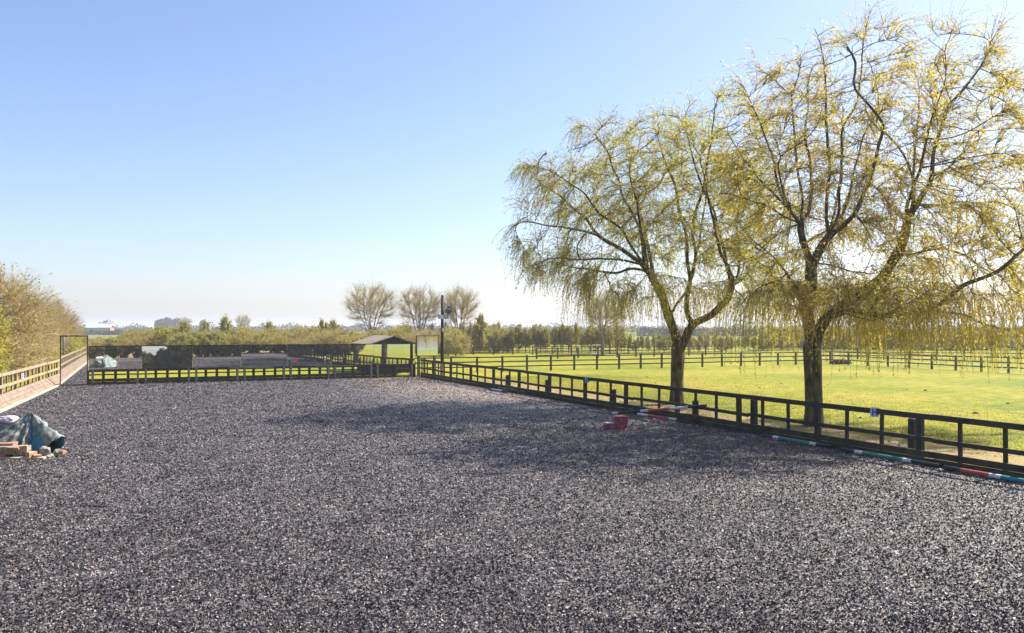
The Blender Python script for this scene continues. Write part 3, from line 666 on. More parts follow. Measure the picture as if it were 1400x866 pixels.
# belt of young trees along the far side of the pasture
for z, x0, x1, st in ((103, 644, 1010, 9), (107, 600, 1040, 10), (112, 590, 1060, 12)):
    x = x0; nth = 0; rown = {103:'front',107:'middle',112:'back'}[z]
    while x < x1:
        nth += 1; i = random.choice((0, 0, 1, 2, 1)); s_ = random.uniform(0.62, 0.9)
        if x > 850: s_ *= 0.62
        plant(SAP[i], 'young_tree', gp(x, z+random.uniform(-1, 1)), ordinal(nth)+' young tree from the left in the '+rown+' row of the belt, '+['green', 'thin and bare', 'budding'][i], 'tree', ['green young trees of the belt', 'thin young trees of the belt', 'budding young trees of the belt'][i], s_)
        x += st*random.uniform(0.7, 1.3)
plant(SAP[2], 'young_tree', gp(656, 101), 'tallest dense young tree at the left end of the belt, right of the pollards', 'tree', None, 1.08, 1.2)
for nth, x in enumerate(np.arange(1040, 1500, 17)):
    i = random.choice((0, 2, 1)); plant(BUSH[i], 'hedge_shrub', gp(x+random.uniform(-5, 5), 118+random.uniform(-3, 3)), ordinal(nth+1)+' shrub from the left in the far hedge behind the right willow, '+['yellow-green', 'brown', 'deep green'][i], 'shrub', ['yellow-green shrubs behind the right willow', 'brown shrubs behind the right willow', 'deep green shrubs behind the right willow'][i], random.uniform(0.6, 1.0))
plant(POLL[2], 'bare_tree', gp(824, 96), 'bare tree half hidden behind the drooping left side of the left willow', 'tree', None, 0.82, rz=2.2)

# far woods, hedgerows and lone trees
def mass(name, ells, n, size, mat, label=None, cat=None, group=None, kind=None, loc=(0,0,0)):
    V = []; per = max(20, int(n/len(ells)))
    for (c, a) in ells:
        q = norm(rng.normal(0, 1, (per, 3)))*(rng.random((per, 1))**(1/5)); o = np.array(c)+q*np.array(a); o[:, 2] = np.maximum(o[:, 2], 0.1)
        d1 = norm(rng.normal(0, 1, (per, 3)))*size; d2 = norm(np.cross(d1, rng.normal(0, 1, (per, 3))))*size*0.7
        V.append(np.stack([o-d1, o-d2, o+d1, o+d2], 1).reshape(-1, 3))
    V = np.concatenate(V); F = np.arange(len(V)).reshape(-1, 4)
    o = link_mesh(name, np_mesh(name, V, F), M[mat]); o.location = loc; return props(o, label, cat, group, kind)
E = []
for x in np.arange(-30, 1450, 5.5):
    z = 640+random.uniform(-60, 60); p = gp(x, z); h = random.uniform(2.0, 4.2) * (1.5 if random.random() < 0.12 else 1)
    E.append(((p.x, p.y, h*0.5), (random.uniform(4, 8), 4, h)))
for x in np.arange(880, 1450, 6):
    z = 330+random.uniform(-20, 20); p = gp(x, z); h = random.uniform(1.4, 2.2); E.append(((p.x, p.y, h*0.5), (3, 3, h)))
for x in list(np.arange(120, 470, 7)):
    z = 380+random.uniform(-20, 20); p = gp(x, z); h = random.uniform(0.9, 1.6); E.append(((p.x, p.y, h*0.5), (3, 3, h)))
mass('far_hedgerows', E, 60000, 0.7, 'leaf_far', 'distant hedgerows and low woods across the plain', 'hedgerow', kind='stuff')
def far_tree(x, ytop, ybot, z, width, label, mat='leaf_far', n=2200, size=0.5, lobes=4, name='distant_tree', group=None):
    p = gp(x, z); top = EYE+(449-ytop)*z/1130; w_ = width*z/1130/2; E = []
    for k in range(lobes):
        E.append(((random.uniform(-0.5, 0.5)*w_, random.uniform(-0.4, 0.4)*w_, top*random.uniform(0.5, 0.7)), (w_*random.uniform(0.5, 0.8), w_*0.6, top*0.33)))
    root = empty(name, p, label, 'tree', group)
    b_ = MB(); b_.tube([(0,0,0), (0,0,top*0.6)], [w_*0.06+0.2, w_*0.03+0.1], 6); b_.build('trunk', M['bark_grey'], root)
    o = mass('crown', E, n, size, mat); o.parent = root; return root
for x, yt, w_, lab in ((219, 436, 16, 'dark blue-looking distant tree at the left end of the clump on the skyline'), (229, 434.5, 16, 'dark blue-looking distant tree in the middle of the skyline clump'), (239, 435, 16, 'dark blue-looking distant tree at the right end of the skyline clump'), (278, 437, 9, 'small dark conifer alone on the skyline, right of the clump')):
    far_tree(x, yt, 450, 620, w_, lab)
plant(POLL[0], 'distant_tree', gp(253, 400), 'hazy grey bare tree on the skyline beside the dark clump', 'tree', None, 1.0, 0.95)
plant(POLL[1], 'distant_tree', gp(332, 300), 'lone bare tree on the skyline where the third and fourth mirrors meet', 'tree', None, 0.9, 0.92)
def barn(x, z, wpx, label, wall):
    root = empty('barn', gp(x, z), label, 'barn', rz=R(12)); w_ = wpx*z/1130/2
    m = MB(); m.box(-w_, w_, -4, 4, 0, 3.4); m.build('wall', M[wall], root)
    m = MB(); m.quad_box([(-w_-.4,-4.5,3.3),(w_+.4,-4.5,3.3),(w_+.4,0,4.9),(-w_-.4,0,4.9),(-w_-.4,-4.5,3.5),(w_+.4,-4.5,3.5),(w_+.4,0,5.1),(-w_-.4,0,5.1)])
    m.quad_box([(-w_-.4,0.01,4.9),(w_+.4,0.01,4.9),(w_+.4,4.5,3.3),(-w_-.4,4.5,3.3),(-w_-.4,0.01,5.1),(w_+.4,0.01,5.1),(w_+.4,4.5,3.5),(-w_-.4,4.5,3.5)])
    m.build('roof', M['barn_roof'], root)
    m = MB(); m.box(-1.5, 1.5, -4.06, -3.95, 0, 2.8); m.build('door', M['metal_grey'], root)
barn(131, 470, 22, 'long distant barn with a pale blue roof on the skyline above the tall corner mirror', 'stone')
barn(147, 440, 12, 'smaller distant barn with a brick-coloured wall, right of the long barn', 'brick')
barn(282, 480, 9, 'tiny pale distant farmhouse just below the small dark conifer', 'white_paint')

# ------------------------------------------------------------------ arena fences
def wavy_rail(y0, y1, x0, x1, z0, z1, step=2.1, jit=0.012, m=None):
    """a rail of separate boards butted end to end, each a little out of line"""
    m = m or MB(); n = max(1, round(abs(y1-y0)/step)); 
    for i in range(n):
        a = y0+(y1-y0)*i/n; b_ = y0+(y1-y0)*(i+1)/n-0.004; j1, j2 = random.uniform(-jit, jit), random.uniform(-jit, jit)
        m.quad_box([(x0,a,z0+j1),(x1,a,z0+j1),(x1,b_,z0+j2),(x0,b_,z0+j2),(x0,a,z1+j1),(x1,a,z1+j1),(x1,b_,z1+j2),(x0,b_,z1+j2)])
    return m
rf = empty('arena_fence', P(0, 16.35), 'long dark mossy post and rail fence down the right side of the arena', 'fence', rz=PHI)
thick = [11.1, 13.6, 16.75, 20.94, 24.9, 28.04]; us = []
u = 50.2
allp = []
u = 6.2-1.05*8
while u < 50.3: allp.append(u); u += 1.05
T0 = [13.55, 16.7, 20.9, 24.05+0.0, 28.25]
for i, u in enumerate(allp):
    big = (i % 3 == 0); w_ = 0.14 if big else 0.08
    m = MB(); y = u+random.uniform(-0.04, 0.04); tilt = random.uniform(-0.025, 0.025)
    m.quad_box([(0.045,y-w_/2,-0.1),(0.045+w_*0.8,y-w_/2,-0.1),(0.045+w_*0.8,y+w_/2,-0.1),(0.045,y+w_/2,-0.1),
                (0.045,y-w_/2+tilt,1.08),(0.045+w_*0.8,y-w_/2+tilt,1.08),(0.045+w_*0.8,y+w_/2+tilt,1.08),(0.045,y+w_/2+tilt,1.08)])
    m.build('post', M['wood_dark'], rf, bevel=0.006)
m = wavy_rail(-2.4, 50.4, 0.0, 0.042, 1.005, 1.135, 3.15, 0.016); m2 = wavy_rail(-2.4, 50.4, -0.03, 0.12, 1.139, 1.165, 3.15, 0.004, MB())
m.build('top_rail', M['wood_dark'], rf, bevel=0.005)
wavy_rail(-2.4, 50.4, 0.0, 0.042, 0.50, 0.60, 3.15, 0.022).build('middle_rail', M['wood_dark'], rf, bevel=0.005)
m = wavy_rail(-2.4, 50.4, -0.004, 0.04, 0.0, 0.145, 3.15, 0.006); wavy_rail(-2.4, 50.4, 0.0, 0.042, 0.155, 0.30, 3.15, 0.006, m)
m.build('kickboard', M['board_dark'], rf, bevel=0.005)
for k, (u, h) in enumerate(((11.05, 1.02), (13.95, 0.98), (19.5, 0.98), (22.35, 0.72), (27.5, 0.74), (33.2, 0.8), (37.6, 0.78))):
    s_ = empty('old_post', P(u, 16.72), ['stout dark post close behind the arena fence at the right edge of the picture', 'stout dark post behind the arena fence just right of the H board', 'dark post behind the arena fence between the two willow trunks', 'short dark stump of a post right of the left willow trunk', 'short dark stump behind the fence between the E board and left willow', 'short dark stump behind the fence, second beyond the E board', 'farthest short dark stump behind the fence, third beyond the E board'][k], 'post', 'old posts behind the arena fence', rz=PHI)
    m = MB(); m.quad_box([(-.08,-.09,-.1),(.08,-.09,-.1),(.08,.09,-.1),(-.08,.09,-.1),(-.07,-.085,h-.03),(.075,-.08,h),(.07,.08,h+.01),(-.07,.085,h-.02)])
    m.build('shaft', M['wood_dark'], s_, bevel=0.012)
    m = MB(); m.tube([(-.02,0.0,h*0.55),(0,0,h*0.56)], [.095,.095], 8); m.build('wire_band', M['field_fence'], s_)

ang = -math.atan(0.0466)
lf_ = empty('arena_fence', P(50.1, -3.9), 'sunlit pale fence with a sloping board along the left side of the arena', 'fence', rz=PHI+ang)
Lf = 59.0; LX = 5.0
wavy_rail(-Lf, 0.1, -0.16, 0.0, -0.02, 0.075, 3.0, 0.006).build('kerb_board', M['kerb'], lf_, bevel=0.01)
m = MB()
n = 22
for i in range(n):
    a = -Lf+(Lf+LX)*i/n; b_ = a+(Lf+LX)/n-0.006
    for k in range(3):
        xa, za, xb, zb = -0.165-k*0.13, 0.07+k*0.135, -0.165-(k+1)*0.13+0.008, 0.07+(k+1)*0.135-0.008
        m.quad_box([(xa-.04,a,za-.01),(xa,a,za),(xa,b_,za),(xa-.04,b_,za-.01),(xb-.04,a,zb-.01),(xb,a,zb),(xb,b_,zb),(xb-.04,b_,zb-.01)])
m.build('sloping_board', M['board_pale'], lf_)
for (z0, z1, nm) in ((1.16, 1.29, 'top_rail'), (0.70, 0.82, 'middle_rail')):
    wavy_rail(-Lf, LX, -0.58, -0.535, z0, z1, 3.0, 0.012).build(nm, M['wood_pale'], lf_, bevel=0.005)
i = 0; y = -Lf+0.4
while y < LX:
    w_ = 0.13 if i % 3 == 0 else 0.08; m = MB()
    m.box(-0.585-w_*0.8, -0.585, y-w_/2, y+w_/2, -0.1, 1.2); m.build('post', M['wood_pale'], lf_, bevel=0.006); y += 1.05; i += 1
bf = empty('boundary_fence', P(0, -6.9), 'pale weathered post and rail fence running just outside the left arena fence', 'fence', rz=PHI)
for (z0, z1, nm) in ((1.14, 1.24, 'top_rail'), (0.62, 0.72, 'middle_rail')):
    wavy_rail(-8, 86, 0, 0.04, z0, z1, 3.2, 0.03).build(nm, M['wood_pale'], bf)
for y in np.arange(-8, 86.1, 1.6):
    m = MB(); m.box(-0.10, -0.003, y-0.05, y+0.05, -0.1, 1.28); m.build('post', M['wood_pale'], bf)

ef = empty('arena_fence', P(50.5, -3.9), 'low dark fence across the far end of the arena below the row of mirrors', 'fence', rz=PHI)
W_ = 14.62+3.9
def xrail(x0, x1, y0, y1, z0, z1, step=2.64, jit=0.006, m=None):
    m = m or MB(); n = max(1, round((x1-x0)/step))
    for i in range(n):
        a = x0+(x1-x0)*i/n; b_ = x0+(x1-x0)*(i+1)/n-0.004; j = random.uniform(-jit, jit); m.box(a, b_, y0, y1, z0+j, z1+j)
    return m
xrail(1.3, W_, 0, 0.04, 0.70, 0.79).build('top_rail', M['wood_dark'], ef)
xrail(1.3, W_, 0, 0.04, 0.515, 0.585).build('middle_rail', M['wood_dark'], ef)
m = xrail(1.3, W_, -0.004, 0.04, 0.0, 0.16); xrail(1.3, W_, 0, 0.042, 0.17, 0.33, m=m); m.build('kickboard', M['board_dark'], ef)
JOINT = [-2.5+2.643*i for i in range(8)]
for x in [j+3.9+d for j in JOINT[:-1] for d in (1.32,)] + [j+3.9+d for j in JOINT[:-1] for d in (0.72, 1.95)] + [W_-0.05, 1.35]:
    if x > W_: continue
    w_ = 0.07; m = MB(); m.box(x-w_, x+w_, 0.045, 0.15, -0.1, 0.78); m.build('post', M['wood_dark'], ef)

# gate under the last mirror
gt = empty('gate', P(50.52, 14.72), 'small wooden gate with crossed braces below the last mirror at the right end', 'gate', rz=PHI)
m = MB(); 
for z0 in (0.03, 0.68): m.box(0, 1.2, 0, 0.04, z0, z0+0.08)
m.box(-0.0, 0.07, 0.042, 0.08, 0.0, 0.78); m.box(1.13, 1.2, 0.042, 0.08, 0.0, 0.78); m.build('frame', M['wood_dark'], gt)
m = MB(); m.beam((0.05,0.06,0.1),(1.15,0.06,0.7),0.02,0.055,up=(0,1,0)); m.beam((0.05,0.095,0.7),(1.15,0.095,0.1),0.02,0.055,up=(0,1,0)); m.build('cross_brace', M['wood_dark'], gt)
gp_ = MB(); gp_.box(-0.14, -0.02, 0, 0.12, -0.1, 0.9); gp_.build('gate_post', M['wood_dark'], gt)
gp_ = MB(); gp_.box(1.22, 1.34, 0, 0.12, -0.1, 1.0); gp_.build('gate_post', M['wood_dark'], gt)

# ------------------------------------------------------------------ mirrors
def mirror(u, v0, v1, z0, z1, label, tilt=0.0, yaw=0.0, posts=True, frame=0.035, legs=True, group='riding mirrors across the far end'):
    w_ = v1-v0; root = empty('riding_mirror', P(u, (v0+v1)/2), label, 'mirror', group, rz=PHI+yaw)
    def rot(m):                                     # tilt about the lower edge
        q = Matrix.Translation((0,0,z0)) @ Matrix.Rotation(tilt, 4, 'X') @ Matrix.Translation((0,0,-z0))
        m.v = [tuple(q @ Vector(p)) for p in m.v]; return m
    m = MB(); m.box(-w_/2+0.005, w_/2-0.005, -0.012, -0.004, z0+0.01, z1-0.01); rot(m).build('mirror_glass', M['mirror'], root)
    m = MB(); f = frame
    m.box(-w_/2+.003, w_/2-.003, -0.022, 0.03, z0-f, z0+0.008); m.box(-w_/2+.003, w_/2-.003, -0.022, 0.03, z1-0.008, z1+f)
    if frame > 0.036: m.box(-w_/2, -w_/2+f, -0.024, 0.028, z0+.008, z1-.008); m.box(w_/2-f, w_/2, -0.024, 0.028, z0+.008, z1-.008)
    rot(m).build('frame', M['frame_black'], root)
    m = MB(); m.box(-w_/2+.01, w_/2-.01, 0.0, 0.02, z0, z1); rot(m).build('backboard', M['wood_dark'], root)
    if legs:
        for x in (-w_/2+0.2, w_/2-0.2):
            m = MB(); m.box(x-0.055, x+0.055, -0.12, -0.035, -0.05, z0+0.02); m.build('post', M['post_grey'], root)
            m = MB(); m.box(x-0.05, x+0.05, 0.16, 0.24, -0.05, z1-0.1); m.build('rear_post', M['wood_dark'], root)
            m = MB(); m.box(x-0.04, x+0.04, 0.035, 0.165, z1-0.35, z1-0.25); m.build('bracket', M['wood_dark'], root)
    return root
ORD = ['first mirror of the far row, right beside the tall corner mirror', 'second mirror of the far row, a patch of sky in its top left corner', 'third mirror of the far row, just right of the one showing sky', 'fourth mirror of the far row, the middle one', 'fifth mirror of the far row, third counted from the right end', 'sixth mirror of the far row, below the left slope of the shelter roof', 'last mirror of the far row at its right end, above the crossed gate']
TILT = [R(0.2), R(1.08), R(0.18), R(0.0), R(0.16), R(0.30), R(0.42)]
for i in range(7):
    mirror(50.5, JOINT[i], JOINT[i+1], 0.83, 2.10, ORD[i], tilt=-TILT[i])
mirror(50.3, -3.86, -2.52, 0.06, 2.66, 'tall black-framed mirror standing on the ground in the left corner', frame=0.05, legs=False, group=None, yaw=R(-1.1))
cm = mirror(50.55, 16.1, 17.55, 1.33, 2.60, tilt=-R(0.6), yaw=R(-3.0), label= 'square mirror raised above the fence in the right corner beside the lamp pole', frame=0.03, group=None)

# ------------------------------------------------------------------ field shelter behind the mirrors
sh = empty('field_shelter', P(55.3, 16.0), 'low wooden shelter with a brown felt gable roof behind the right-hand mirrors', 'shelter', rz=PHI)
m = MB(); m.box(-1.35, 1.35, 0.25, 4.9, 0, 1.98); m.build('wall', M['wood_dark'], sh)
m = MB(); m.v = [(-1.5,0.06,1.99),(1.5,0.06,1.99),(0,0.06,2.50),(-1.5,0.14,1.99),(1.5,0.14,1.99),(0,0.14,2.50)]; m.f = [(0,1,2),(5,4,3),(0,3,4,1),(1,4,5,2),(2,5,3,0)]; m.m = [0]*5
m.build('gable', M['wood_dark'], sh)
m = MB()
for s_ in (-1, 1):
    m.quad_box([(0,-0.1,2.51),(s_*1.75,-0.1,1.94),(s_*1.75,5.2,1.94),(0,5.2,2.51),(0,-0.1,2.58),(s_*1.75,-0.1,2.01),(s_*1.75,5.2,2.01),(0,5.2,2.58)])
m.build('roof', M['roof'], sh)

# ------------------------------------------------------------------ lamp pole
lp = empty('lamp_pole', P(47.4, 16.75), 'tall wooden pole with lamps beside the right corner mirror', 'lamp pole', rz=PHI)
m = MB(); m.tube([(0,0,-0.1),(0.01,0,2.5),(0.02,0,5.1)], [0.11,0.10,0.085], 12); m.build('pole', M['wood_dark'], lp, smooth=True)
m = MB(); m.box(-0.17, 0.02, -0.2, -0.09, 0, 1.05); m.build('base_post', M['wood_pale'], lp, bevel=0.01)
m = MB(); m.box(-0.30, 0.34, -0.24, -0.12, 3.66, 3.92); m.build('lamp_box', M['metal_grey'], lp, bevel=0.015)
m = MB(); m.quad_box([(-0.26,-0.30,3.66),(-0.02,-0.30,3.66),(-0.02,-0.24,3.66),(-0.26,-0.24,3.66),(-0.26,-0.26,3.9),(-0.02,-0.26,3.9),(-0.02,-0.24,3.9),(-0.26,-0.24,3.9)]); m.build('lamp_glass', M['sign_plate'], lp)
m = MB(); m.beam((0.08,0,3.95),(0.36,-0.05,4.2),0.04,0.04); m.build('arm', M['lamp_body'], lp)
m = MB(); m.tube([(0.25,0,4.22),(0.30,-0.2,4.14),(0.32,-0.34,4.08)], [0.07,0.13,0.16], 12); m.build('lamp_head', M['lamp_body'], lp)
m = MB(); m.tube([(0.36,0,4.36),(0.44,-0.14,4.40),(0.47,-0.22,4.40)], [0.05,0.09,0.11], 12); m.build('lamp_head', M['lamp_body'], lp)
m = MB(); m.box(-0.05, 0.07, -0.15, -0.1, 2.9, 3.1); m.build('switch_box', M['white_paint'], lp)
# lamp at the left edge
l0 = (0-700)/1130*30.5
ll = empty('lamp_pole', Vector((l0-0.62, 30.3, 0)), 'lamp on a pole mostly cut off by the left edge of the picture', 'lamp pole')
m = MB(); m.tube([(0,0,-0.1),(0,0,4.5)], [0.07,0.055], 10); m.build('pole', M['metal_grey'], ll, smooth=True)
m = MB(); m.beam((0,0,4.35),(0.5,0,4.35),0.04,0.04); m.build('arm', M['metal_grey'], ll)
m = MB(); m.tube([(0.55,0,4.40),(0.6,0,4.27),(0.64,0,4.12)], [0.09,0.16,0.18], 14); m.build('lamp_head', M['lamp_body'], ll, smooth=True)
m = MB(); m.tube([(0.641,0,4.115),(0.645,0,4.10)], [0.165,0.15], 14); m.build('lamp_glass', M['sign_plate'], ll)

# ------------------------------------------------------------------ letter boards on the fences
def board(letter, loc, rz, label, s=0.19):
    root = empty('letter_board', loc, label, 'letter board', 'letter boards on the fences', rz=rz)
    # local: plate faces -Y
    m = MB(); m.box(-s*0.5, s*0.5, -0.012, 0, 0, s*1.15); m.build('plate', M['sign_plate'], root, bevel=0.003)
    m = MB(); t_ = s*0.17; x0, x1, z0, z1 = -s*0.30, s*0.30, s*0.16, s*0.99; y0, y1 = -0.019, -0.0125
    if letter == 'H':
        m.box(x0, x0+t_, y0, y1, z0, z1); m.box(x1-t_, x1, y0, y1, z0, z1); m.box(x0+t_, x1-t_, y0, y1, (z0+z1)/2-t_*0.45, (z0+z1)/2+t_*0.45)
    elif letter in 'EFBM':
        m.box(x0, x0+t_, y0, y1, z0, z1)
        if letter == 'M':
            m.box(x1-t_, x1, y0, y1, z0, z1)
            m.quad_box([(x0+t_,y0,z1-t_),(0,y0,z0+.05),(0,y1,z0+.05),(x0+t_,y1,z1-t_),(x0+t_,y0,z1),(0,y0,z0+.09),(0,y1,z0+.09),(x0+t_,y1,z1)])
            m.quad_box([(0,y0,z0+.05),(x1-t_,y0,z1-t_),(x1-t_,y1,z1-t_),(0,y1,z0+.05),(0,y0,z0+.09),(x1-t_,y0,z1),(x1-t_,y1,z1),(0,y1,z0+.09)])
        else:
            m.box(x0+t_, x1, y0, y1, z1-t_, z1); m.box(x0+t_, x1-t_*0.3, y0, y1, (z0+z1)/2-t_*0.5, (z0+z1)/2+t_*0.5)
            if letter in 'EB': m.box(x0+t_, x1, y0, y1, z0, z0+t_)
            if letter == 'B': m.box(x1-t_*0.6, x1+t_*0.2, y0, y1, z0+t_*0.5, z1-t_*0.5)
    m.build('letter', M['blue_sign'], root); return root
board('H', P(14.72, 16.34, 0.94), PHI-math.pi/2+R(35), 'pale plate with a blue letter H hanging on the dark right fence', 0.20)
board('E', P(28.9, 16.34, 0.92), PHI-math.pi/2+R(25), 'small blue and white letter board on the right fence, left of the left willow', 0.2)
board('F', P(42.7, kv(42.7)-0.50, 0.84), PHI+ang+math.pi/2-R(20), 'small white letter board on the sunlit left fence', 0.2)

# ------------------------------------------------------------------ poles and red block
def pole(a, b_, segs, label, group, r=0.045):
    a = Vector(a); b_ = Vector(b_); root = empty('jump_pole', a, label, 'jump pole', group); d = b_-a; L = d.length; t0 = 0
    tot = sum(s for s, c in segs)
    for s, c in segs:
        t1 = t0+s/tot; m = MB(); m.tube([d*t0, d*t1], [r, r], 12); m.build('band', M[c], root, smooth=False); t0 = t1
    return root
pole((3.60, 29.5, 0.06), (6.12, 26.05, 0.66), [(0.25,'white_paint'),(0.9,'navy_paint'),(0.3,'white_paint'),(0.8,'red_paint'),(0.25,'white_paint'),(0.4,'white_paint'),(0.6,'navy_paint')], 'navy, white and red striped pole propped up with one end on the fence', 'striped jump poles in the arena', 0.045)
pole((4.45, 29.2, 0.06), (6.0, 26.65, 0.06), [(0.2,'white_paint'),(0.25,'white_paint'),(0.85,'red_paint'),(0.3,'white_paint'),(0.7,'navy_paint'),(0.08,'orange_wood')], 'red, white and navy striped pole lying on the ground under the propped pole', 'striped jump poles in the arena', 0.05)
def lay(u0, u1, v, segs, label): return pole(P(u0, v, 0.065), P(u1, v+0.02, 0.065), segs, label, 'poles lying along the foot of the right fence', 0.05)
lay(18.45, 15.9, 16.12, [(0.45,'navy_paint'),(0.22,'white_paint'),(1.15,'green_paint'),(0.22,'white_paint'),(0.5,'navy_paint')], 'green pole with white bands at the foot of the fence by the right willow')
lay(15.5, 12.7, 16.05, [(0.45,'navy_paint'),(0.24,'white_paint'),(1.15,'green_paint'),(0.24,'white_paint'),(0.72,'navy_paint')], 'green pole with white bands at the foot of the fence under the H board')
lay(12.55, 9.0, 16.0, [(0.35,'navy_paint'),(0.55,'red_paint'),(0.22,'white_paint'),(1.6,'teal_paint'),(0.3,'white_paint')], 'red, white and teal pole along the fence foot at the right edge')
lay(38.2, 36.0, 16.0, [(0.3,'navy_paint'),(1.2,'sign_plate'),(0.6,'navy_paint')], 'pale blue pole at the foot of the far stretch of the right fence')
rb = empty('jump_block', Vector((3.19, 25.3, 0)), 'stepped red plastic jump block standing on the arena surface', 'jump block', rz=R(10)); rb.scale = (.9, .9, .95)
m = MB(); prof = [(-.40,0),(.34,0),(.36,.40),(.33,.44),(-.06,.44),(-.09,.40),(-.10,.22),(-.36,.22),(-.41,.17)]
n = len(prof); m.v = [(x, -.17, z) for x, z in prof]+[(x, .17, z) for x, z in prof]
m.f = [tuple(range(n)), tuple(range(2*n-1, n-1, -1))]+[((i+1) % n, i, i+n, (i+1) % n+n) for i in range(n)]; m.m = [0]*len(m.f)
m.build('body', M['red_plastic'], rb, bevel=0.02)
for (x, z) in ((-.22,.11),(0.13,.11),(0.13,.31)):
    m = MB(); m.tube([(x,-.176,z),(x,-.165,z)], [.06,.06], 14); m.build('socket', M['red_paint'], rb)
m = MB(); m.box(-.38, -.12, -.165, .165, .221, .228); m.build('step_top', M['white_paint'], rb)

# ------------------------------------------------------------------ field fences and goal
def field_fence(pts, label, sp=1.95, h=1.12, rails=(0.38, 0.72, 1.05), group='post and rail fences of the pasture'):
    root = empty('field_fence', Vector(pts[0]), label, 'fence', group); o = Vector(pts[0])
    R_ = [MB() for _ in rails]
    for a, b_ in zip(pts[:-1], pts[1:]):
        a = Vector(a)-o; b_ = Vector(b_)-o; n = max(1, round((b_-a).length/sp)); d = (b_-a)/n; sd_ = Vector((-d.y, d.x, 0)).normalized()
        for i in range(n+1):
            if i == n and b_ != Vector(pts[-1])-o: continue
            p = a+d*i; m = MB(); m.beam(p+Vector((0,0,-.1)), p+Vector((0,0,h+random.uniform(-.03,.04))), 0.12, 0.12, up=sd_); m.build('post', M['field_fence'], root)
            if i < n:
                for q, z in enumerate(rails):
                    j = random.uniform(-.015, .015); m = R_[q]; off = sd_*-0.085
                    m.beam(p+off+Vector((0,0,z+j)), p+d*0.998+off+Vector((0,0,z+random.uniform(-.015,.015))), 0.035, 0.085)
    for m in R_: m.build('rail', M['field_fence'], root)
    return root
def L1(a): return (5+.9115*a, 61.5+.4114*a, 0)
def L2(b_): return (31-.4114*b_, 64.3+.9115*b_, 0)
field_fence([L1(-14), L1(24.8), L2(-14)], 'nearest three-rail fence across the sunlit pasture, turning a corner behind the right willow')
field_fence([(L1(6)[0]-8, L1(6)[1]+19, 0), (L1(30)[0]-8, L1(30)[1]+22, 0)], 'second three-rail fence farther back in the pasture behind the left willow', sp=2.6)
field_fence([(30, 84, 0), (48, 78, 0), (62, 70, 0)], 'three-rail fence in the back of the pasture right of the right willow', sp=2.4)
field_fence([(-4.5, 96, 0), (14, 99.5, 0)], 'dark fence in front of the belt of young trees, left part of the pasture', sp=2.4, h=1.0, rails=(0.5, 0.9))
gl = empty('goal', gp(817, 98), 'small white goal frame far off at the edge of the pasture', 'goal', rz=R(20))
m = MB(); m.tube([(-.7,0,0),(-.7,0,1.1),(.7,0,1.1),(.7,0,0)], 0.05, 8); m.build('front_frame', M['white_paint'], gl)
m = MB(); m.tube([(-.7,0.01,1.08),(-.65,.7,0.05),(.65,.7,0.05),(.7,0.01,1.08)], 0.035, 8); m.build('back_frame', M['white_paint'], gl)
lg = empty('log_jump', gp(1150, 71), 'dark mossy log lying by the pasture fence behind the right willow', 'log', rz=R(15)); lg.scale = (.7, .7, .8)
m = MB(); m.tube([(-1.3,0,.22),(-.4,.05,.26),(.6,0,.25),(1.3,.03,.2)], [.2,.25,.24,.18], 10); m.build('trunk', M['board_dark'], lg, smooth=True)
m = MB(); m.tube([(.1,0,.4),(.25,-.1,.75)], [.07,.04], 8); m.build('branch_stub', M['bark'], lg)

# ------------------------------------------------------------------ covered heap on the left
Z0 = 20.4
def hp(x, y, z=Z0): return Vector(((x-700)/1130*z, z, EYE-(y-449)/1130*z))
apex = hp(42, 563); tb = empty('tarpaulin', Vector((apex.x, Z0, 0)), 'grey-green tarpaulin draped to a peak over a heap at the left edge, blue underside showing', 'tarpaulin')
keys = [  # angle deg (0 = +X, -90 = towards camera), end radius, end height
 (-180, 1.55, 0.10), (-150, 1.25, 0.18), (-128, 0.85, 0.14), (-112, 0.42, 0.16), (-100, 0.40, 0.10), (-90, 0.50, 0.03), (-80, 0.40, 0.04), (-66, 0.26, 0.22), (-50, 0.38, 0.10), (-34, 0.60, 0.10), (-22, 0.80, 0.38), (-10, 0.86, 0.46), (5, 0.80, 0.42), (30, 0.7, 0.1), (70, 0.8, 0.03), (110, 0.9, 0.03), (150, 1.3, 0.03), (180, 1.55, 0.10)]
na, nr = 120, 22; V = []; F = []
ka = [k[0] for k in keys]; 
for i in range(na):
    a = -180+360*i/na; re = np.interp(a, ka, [k[1] for k in keys]); he = np.interp(a, ka, [k[2] for k in keys])
    for j in range(nr+1):
        t_ = j/nr; rr = re*t_; h = he+(apex.z-he)*((1-t_)**(1.18 if a > -60 or a < -120 else 0.9))
        fold = 0.035*math.sin(R(a)*9+t_*1.5)*t_*(1.2-t_)+0.015*math.sin(R(a)*21+j*0.6)*t_
        rr += fold; h += 0.012*math.sin(a*0.31+j*1.3)*min(1, t_*3)
        V.append((rr*math.cos(R(a)), rr*math.sin(R(a)), max(h, 0.015)))
for i in range(na):
    for j in range(nr):
        q = (i+1) % na; F.append((i*(nr+1)+j, i*(nr+1)+j+1, q*(nr+1)+j+1, q*(nr+1)+j))
o = link_mesh('cover', np_mesh('cover', V, F), [M['tarp'], M['tarp_blue']], tb, True)
tx = bpy.data.textures.new('creases', 'CLOUDS'); tx.noise_scale = 0.16; tx.noise_depth = 3
dm = o.modifiers.new('creases', 'DISPLACE'); dm.texture = tx; dm.strength = 0.11; dm.mid_level = 0.5
sl = o.modifiers.new('cloth_thickness', 'SOLIDIFY'); sl.thickness = 0.006; sl.offset = -1; sl.material_offset = 1
mi_ = [1 if (-64 < (-180+360*(k//nr)/na) < -30 and (k % nr)/nr > 0.42+0.12*math.sin(k//nr)) else 0 for k in range(na*nr)]
o.data.polygons.foreach_set('material_index', mi_)
